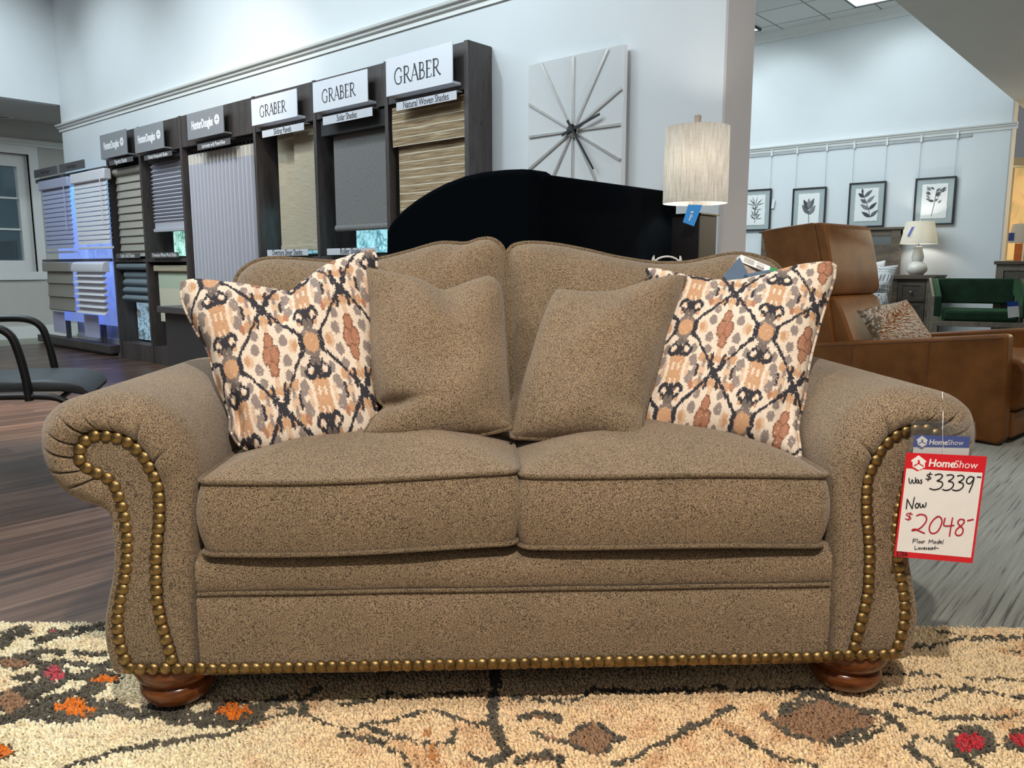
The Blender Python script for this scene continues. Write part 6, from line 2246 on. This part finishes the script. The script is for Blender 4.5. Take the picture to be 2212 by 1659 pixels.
MB().box(-wg, wg, -0.01, 0.64, 0.315, 0.365).build('seat_frame', gwood, t, bevel=0.004)
d3 = 7.44
q = [at_depth(x, y, d3) for x, y in ((2176, 652), (2199, 651), (2202, 684), (2178, 687))]
cen = sum(q, Vector()) / 4
t = thing('hang_tag', 'small white tag in a sleeve on the right arm of the green armchair', 'tag', cen)
for nm, (f0, f1), m in (('header', (0.0, 0.30), bluecard), ('card', (0.30, 1.0), M['white_paper'])):
    Lq, Rq = (lambda s: q[0] + (q[3] - q[0]) * s), (lambda s: q[1] + (q[2] - q[1]) * s)
    pts = [Lq(f0) - cen, Rq(f0) - cen, Rq(f1) - cen, Lq(f1) - cen]
    MB().add(pts + [p + HEAD * 0.002 for p in pts], [(0, 1, 2, 3), (7, 6, 5, 4), (0, 4, 5, 1), (1, 5, 6, 2), (2, 6, 7, 3), (3, 7, 4, 0)]).build(nm, m, t, smooth=0)

# ------------------------------------------------------------------ chest at the right edge, things beyond the bedroom wall
DV = VR - 0.5
dl = at_v(2153, 567, DV)
zt_ = at_v(2153, 564, DV).z
t = thing('wooden_chest', 'dark greyed wooden chest at the right edge, behind the green armchair', 'chest', (dl.x + 0.6, DV, 0))
MB().box(-0.62, 0.62, -0.03, 0.48, zt_ - 0.035, zt_).build('tabletop', rw2, t, bevel=0.004)
MB().box(-0.6, 0.6, 0.01, 0.46, 0.04, zt_ - 0.035).build('body', woodmat('chest_wood', srgb(66, 60, 50), srgb(92, 84, 72), (2, 2, 0.5), 0.5), t, bevel=0.003)
for x in (-0.6, 0.53):
    MB().box(x, x + 0.07, -0.004, 0.02, 0, zt_ - 0.035).build('corner_post', gwood, t, bevel=0.002)
MB().box(-0.53, 0.53, -0.002, 0.012, zt_ - 0.10, zt_ - 0.035).build('rail', gwood, t, bevel=0.002)

pv = 15.45
pl_, pt_, pb_ = at_v(2184, 450, pv), at_v(2195, 362, pv), at_v(2185, 562, pv)
k = NT('abstract_canvas', 0.7)
k.color(k.ramp(k.noise(k.coord(), 1.7, 4, 0.6, 1.0), [(0.3, srgb(232, 214, 150)), (0.5, srgb(236, 200, 150)), (0.62, srgb(196, 180, 130)), (0.72, srgb(90, 84, 76))]))
t = thing('canvas_painting', 'large tan and yellow abstract canvas beyond the bedroom wall', 'painting', (pl_.x + 0.8, pv, (pt_.z + pb_.z) / 2))
hh_ = (pt_.z - pb_.z) / 2
MB().box(-0.8, 0.8, 0, 0.04, -hh_, hh_).build('canvas', k.m, t, bevel=0.004)
struct(MB().box(UE - 0.6, 5.0, 15.2, 15.5, at_v(2200, 356, 15.2).z, at_v(2200, 318, 15.2).z).build('trim_7', M['wall_grey'], smooth=0))
ob = at_v(2192, 526, 13.0)
ow = woodmat('orange_wood', srgb(186, 96, 40), srgb(226, 132, 62), (0.6, 2, 2), 0.4)
t = thing('headboard', 'orange wooden headboard at the right edge in the far room', 'headboard', (ob.x + 0.8, 13.0, 0))
for x in (-0.8, 0.7):
    MB().box(x, x + 0.1, 0, 0.08, 0, ob.z).build('post', ow, t, bevel=0.006)
MB().box(-0.72, 0.72, 0.01, 0.07, ob.z - 0.12, ob.z + 0.02).build('top_rail', ow, t, bevel=0.006)
MB().box(-0.72, 0.72, 0.01, 0.06, 0.5, ob.z - 0.28).build('panel', ow, t, bevel=0.004)
tl = at_v(2214, 524, 12.0)
t = thing('table_lamp', 'pale lamp shade with a blue tag cut by the right edge, in the far room', 'lamp', (tl.x, 12.0, 0))
zz0, zz1 = at_v(2212, 524, 12.0).z, at_v(2212, 484, 12.0).z
L = []
for r, z in ((0.19, zz0), (0.15, zz1), (0.146, zz1), (0.186, zz0)):
    L.append([(r * math.cos(2 * PI * q / 32), r * math.sin(2 * PI * q / 32), z) for q in range(32)])
MB().loops(L).build('lamp_shade', plain('pale_shade', srgb(226, 228, 236), 0.8, var=0.01), t, smooth=50)
MB().tube([(0, 0, 0.02), (0, 0, zz1)], 0.02, 10).build('stem', M['chrome'], t)
MB().lathe([(0.15, 0), (0.15, 0.02), (0, 0.03)], 24).build('base', M['chrome'], t)
MB().box(-0.16, -0.10, -0.165, -0.16, zz0 + 0.02, zz0 + 0.12).build('shade_tag', bluecard, t, smooth=0)
lamp('spot_lamp', 'POINT', (0.4, 13.9, 2.2), 320, (1.0, 0.88, 0.66), shadow_soft_size=0.2)

# ------------------------------------------------------------------ small things at the far left
rl = at_z(6, 252, ZS)
t = thing('recessed_light', 'round recessed light in the low ceiling at the left edge', 'light', (rl.x, rl.y, ZS))
MB().lathe([(0.075, 0.0), (0.105, -0.001), (0.105, -0.012), (0.085, -0.014), (0.075, 0.0)], 32).build('ring', M['trim'], t, smooth=40)
MB().lathe([(0.0, -0.003), (0.078, -0.003), (0.078, 0.0), (0.0, 0.0)], 32).build('lens', plain('grey_lens', srgb(120, 120, 118), 0.4), t, smooth=0)
oc = at_u(4, 545, UL - 0.9)
t = thing('desk_chair', 'black desk chair seen through the window at the left edge', 'chair', (oc.x, oc.y, 0), 0.6)
MB().box(-0.22, 0.22, -0.03, 0.03, oc.z - 0.26, oc.z + 0.16).build('backrest', M['black_metal'], t, bevel=0.015)
MB().box(-0.24, 0.24, -0.5, -0.05, oc.z - 0.42, oc.z - 0.34).build('seat', M['black_metal'], t, bevel=0.02)
for sx in (-1, 1):
    MB().tube(catmull_arc([(sx * 0.27, -0.08, oc.z - 0.36), (sx * 0.29, -0.08, oc.z - 0.14), (sx * 0.29, -0.16, oc.z - 0.12), (sx * 0.29, -0.36, oc.z - 0.12)], 20), 0.015, 8).build('armrest', M['black_metal'], t)
MB().tube([(0, -0.27, oc.z - 0.42), (0, -0.27, 0.06)], 0.03, 10).build('post', M['black_metal'], t)
mb = MB()
for q in range(5):
    a = q * 2 * PI / 5
    mb.tube([(0, -0.27, 0.08), (0.28 * math.cos(a), -0.27 + 0.28 * math.sin(a), 0.03)], 0.02, 8)
mb.build('base', M['black_metal'], t)
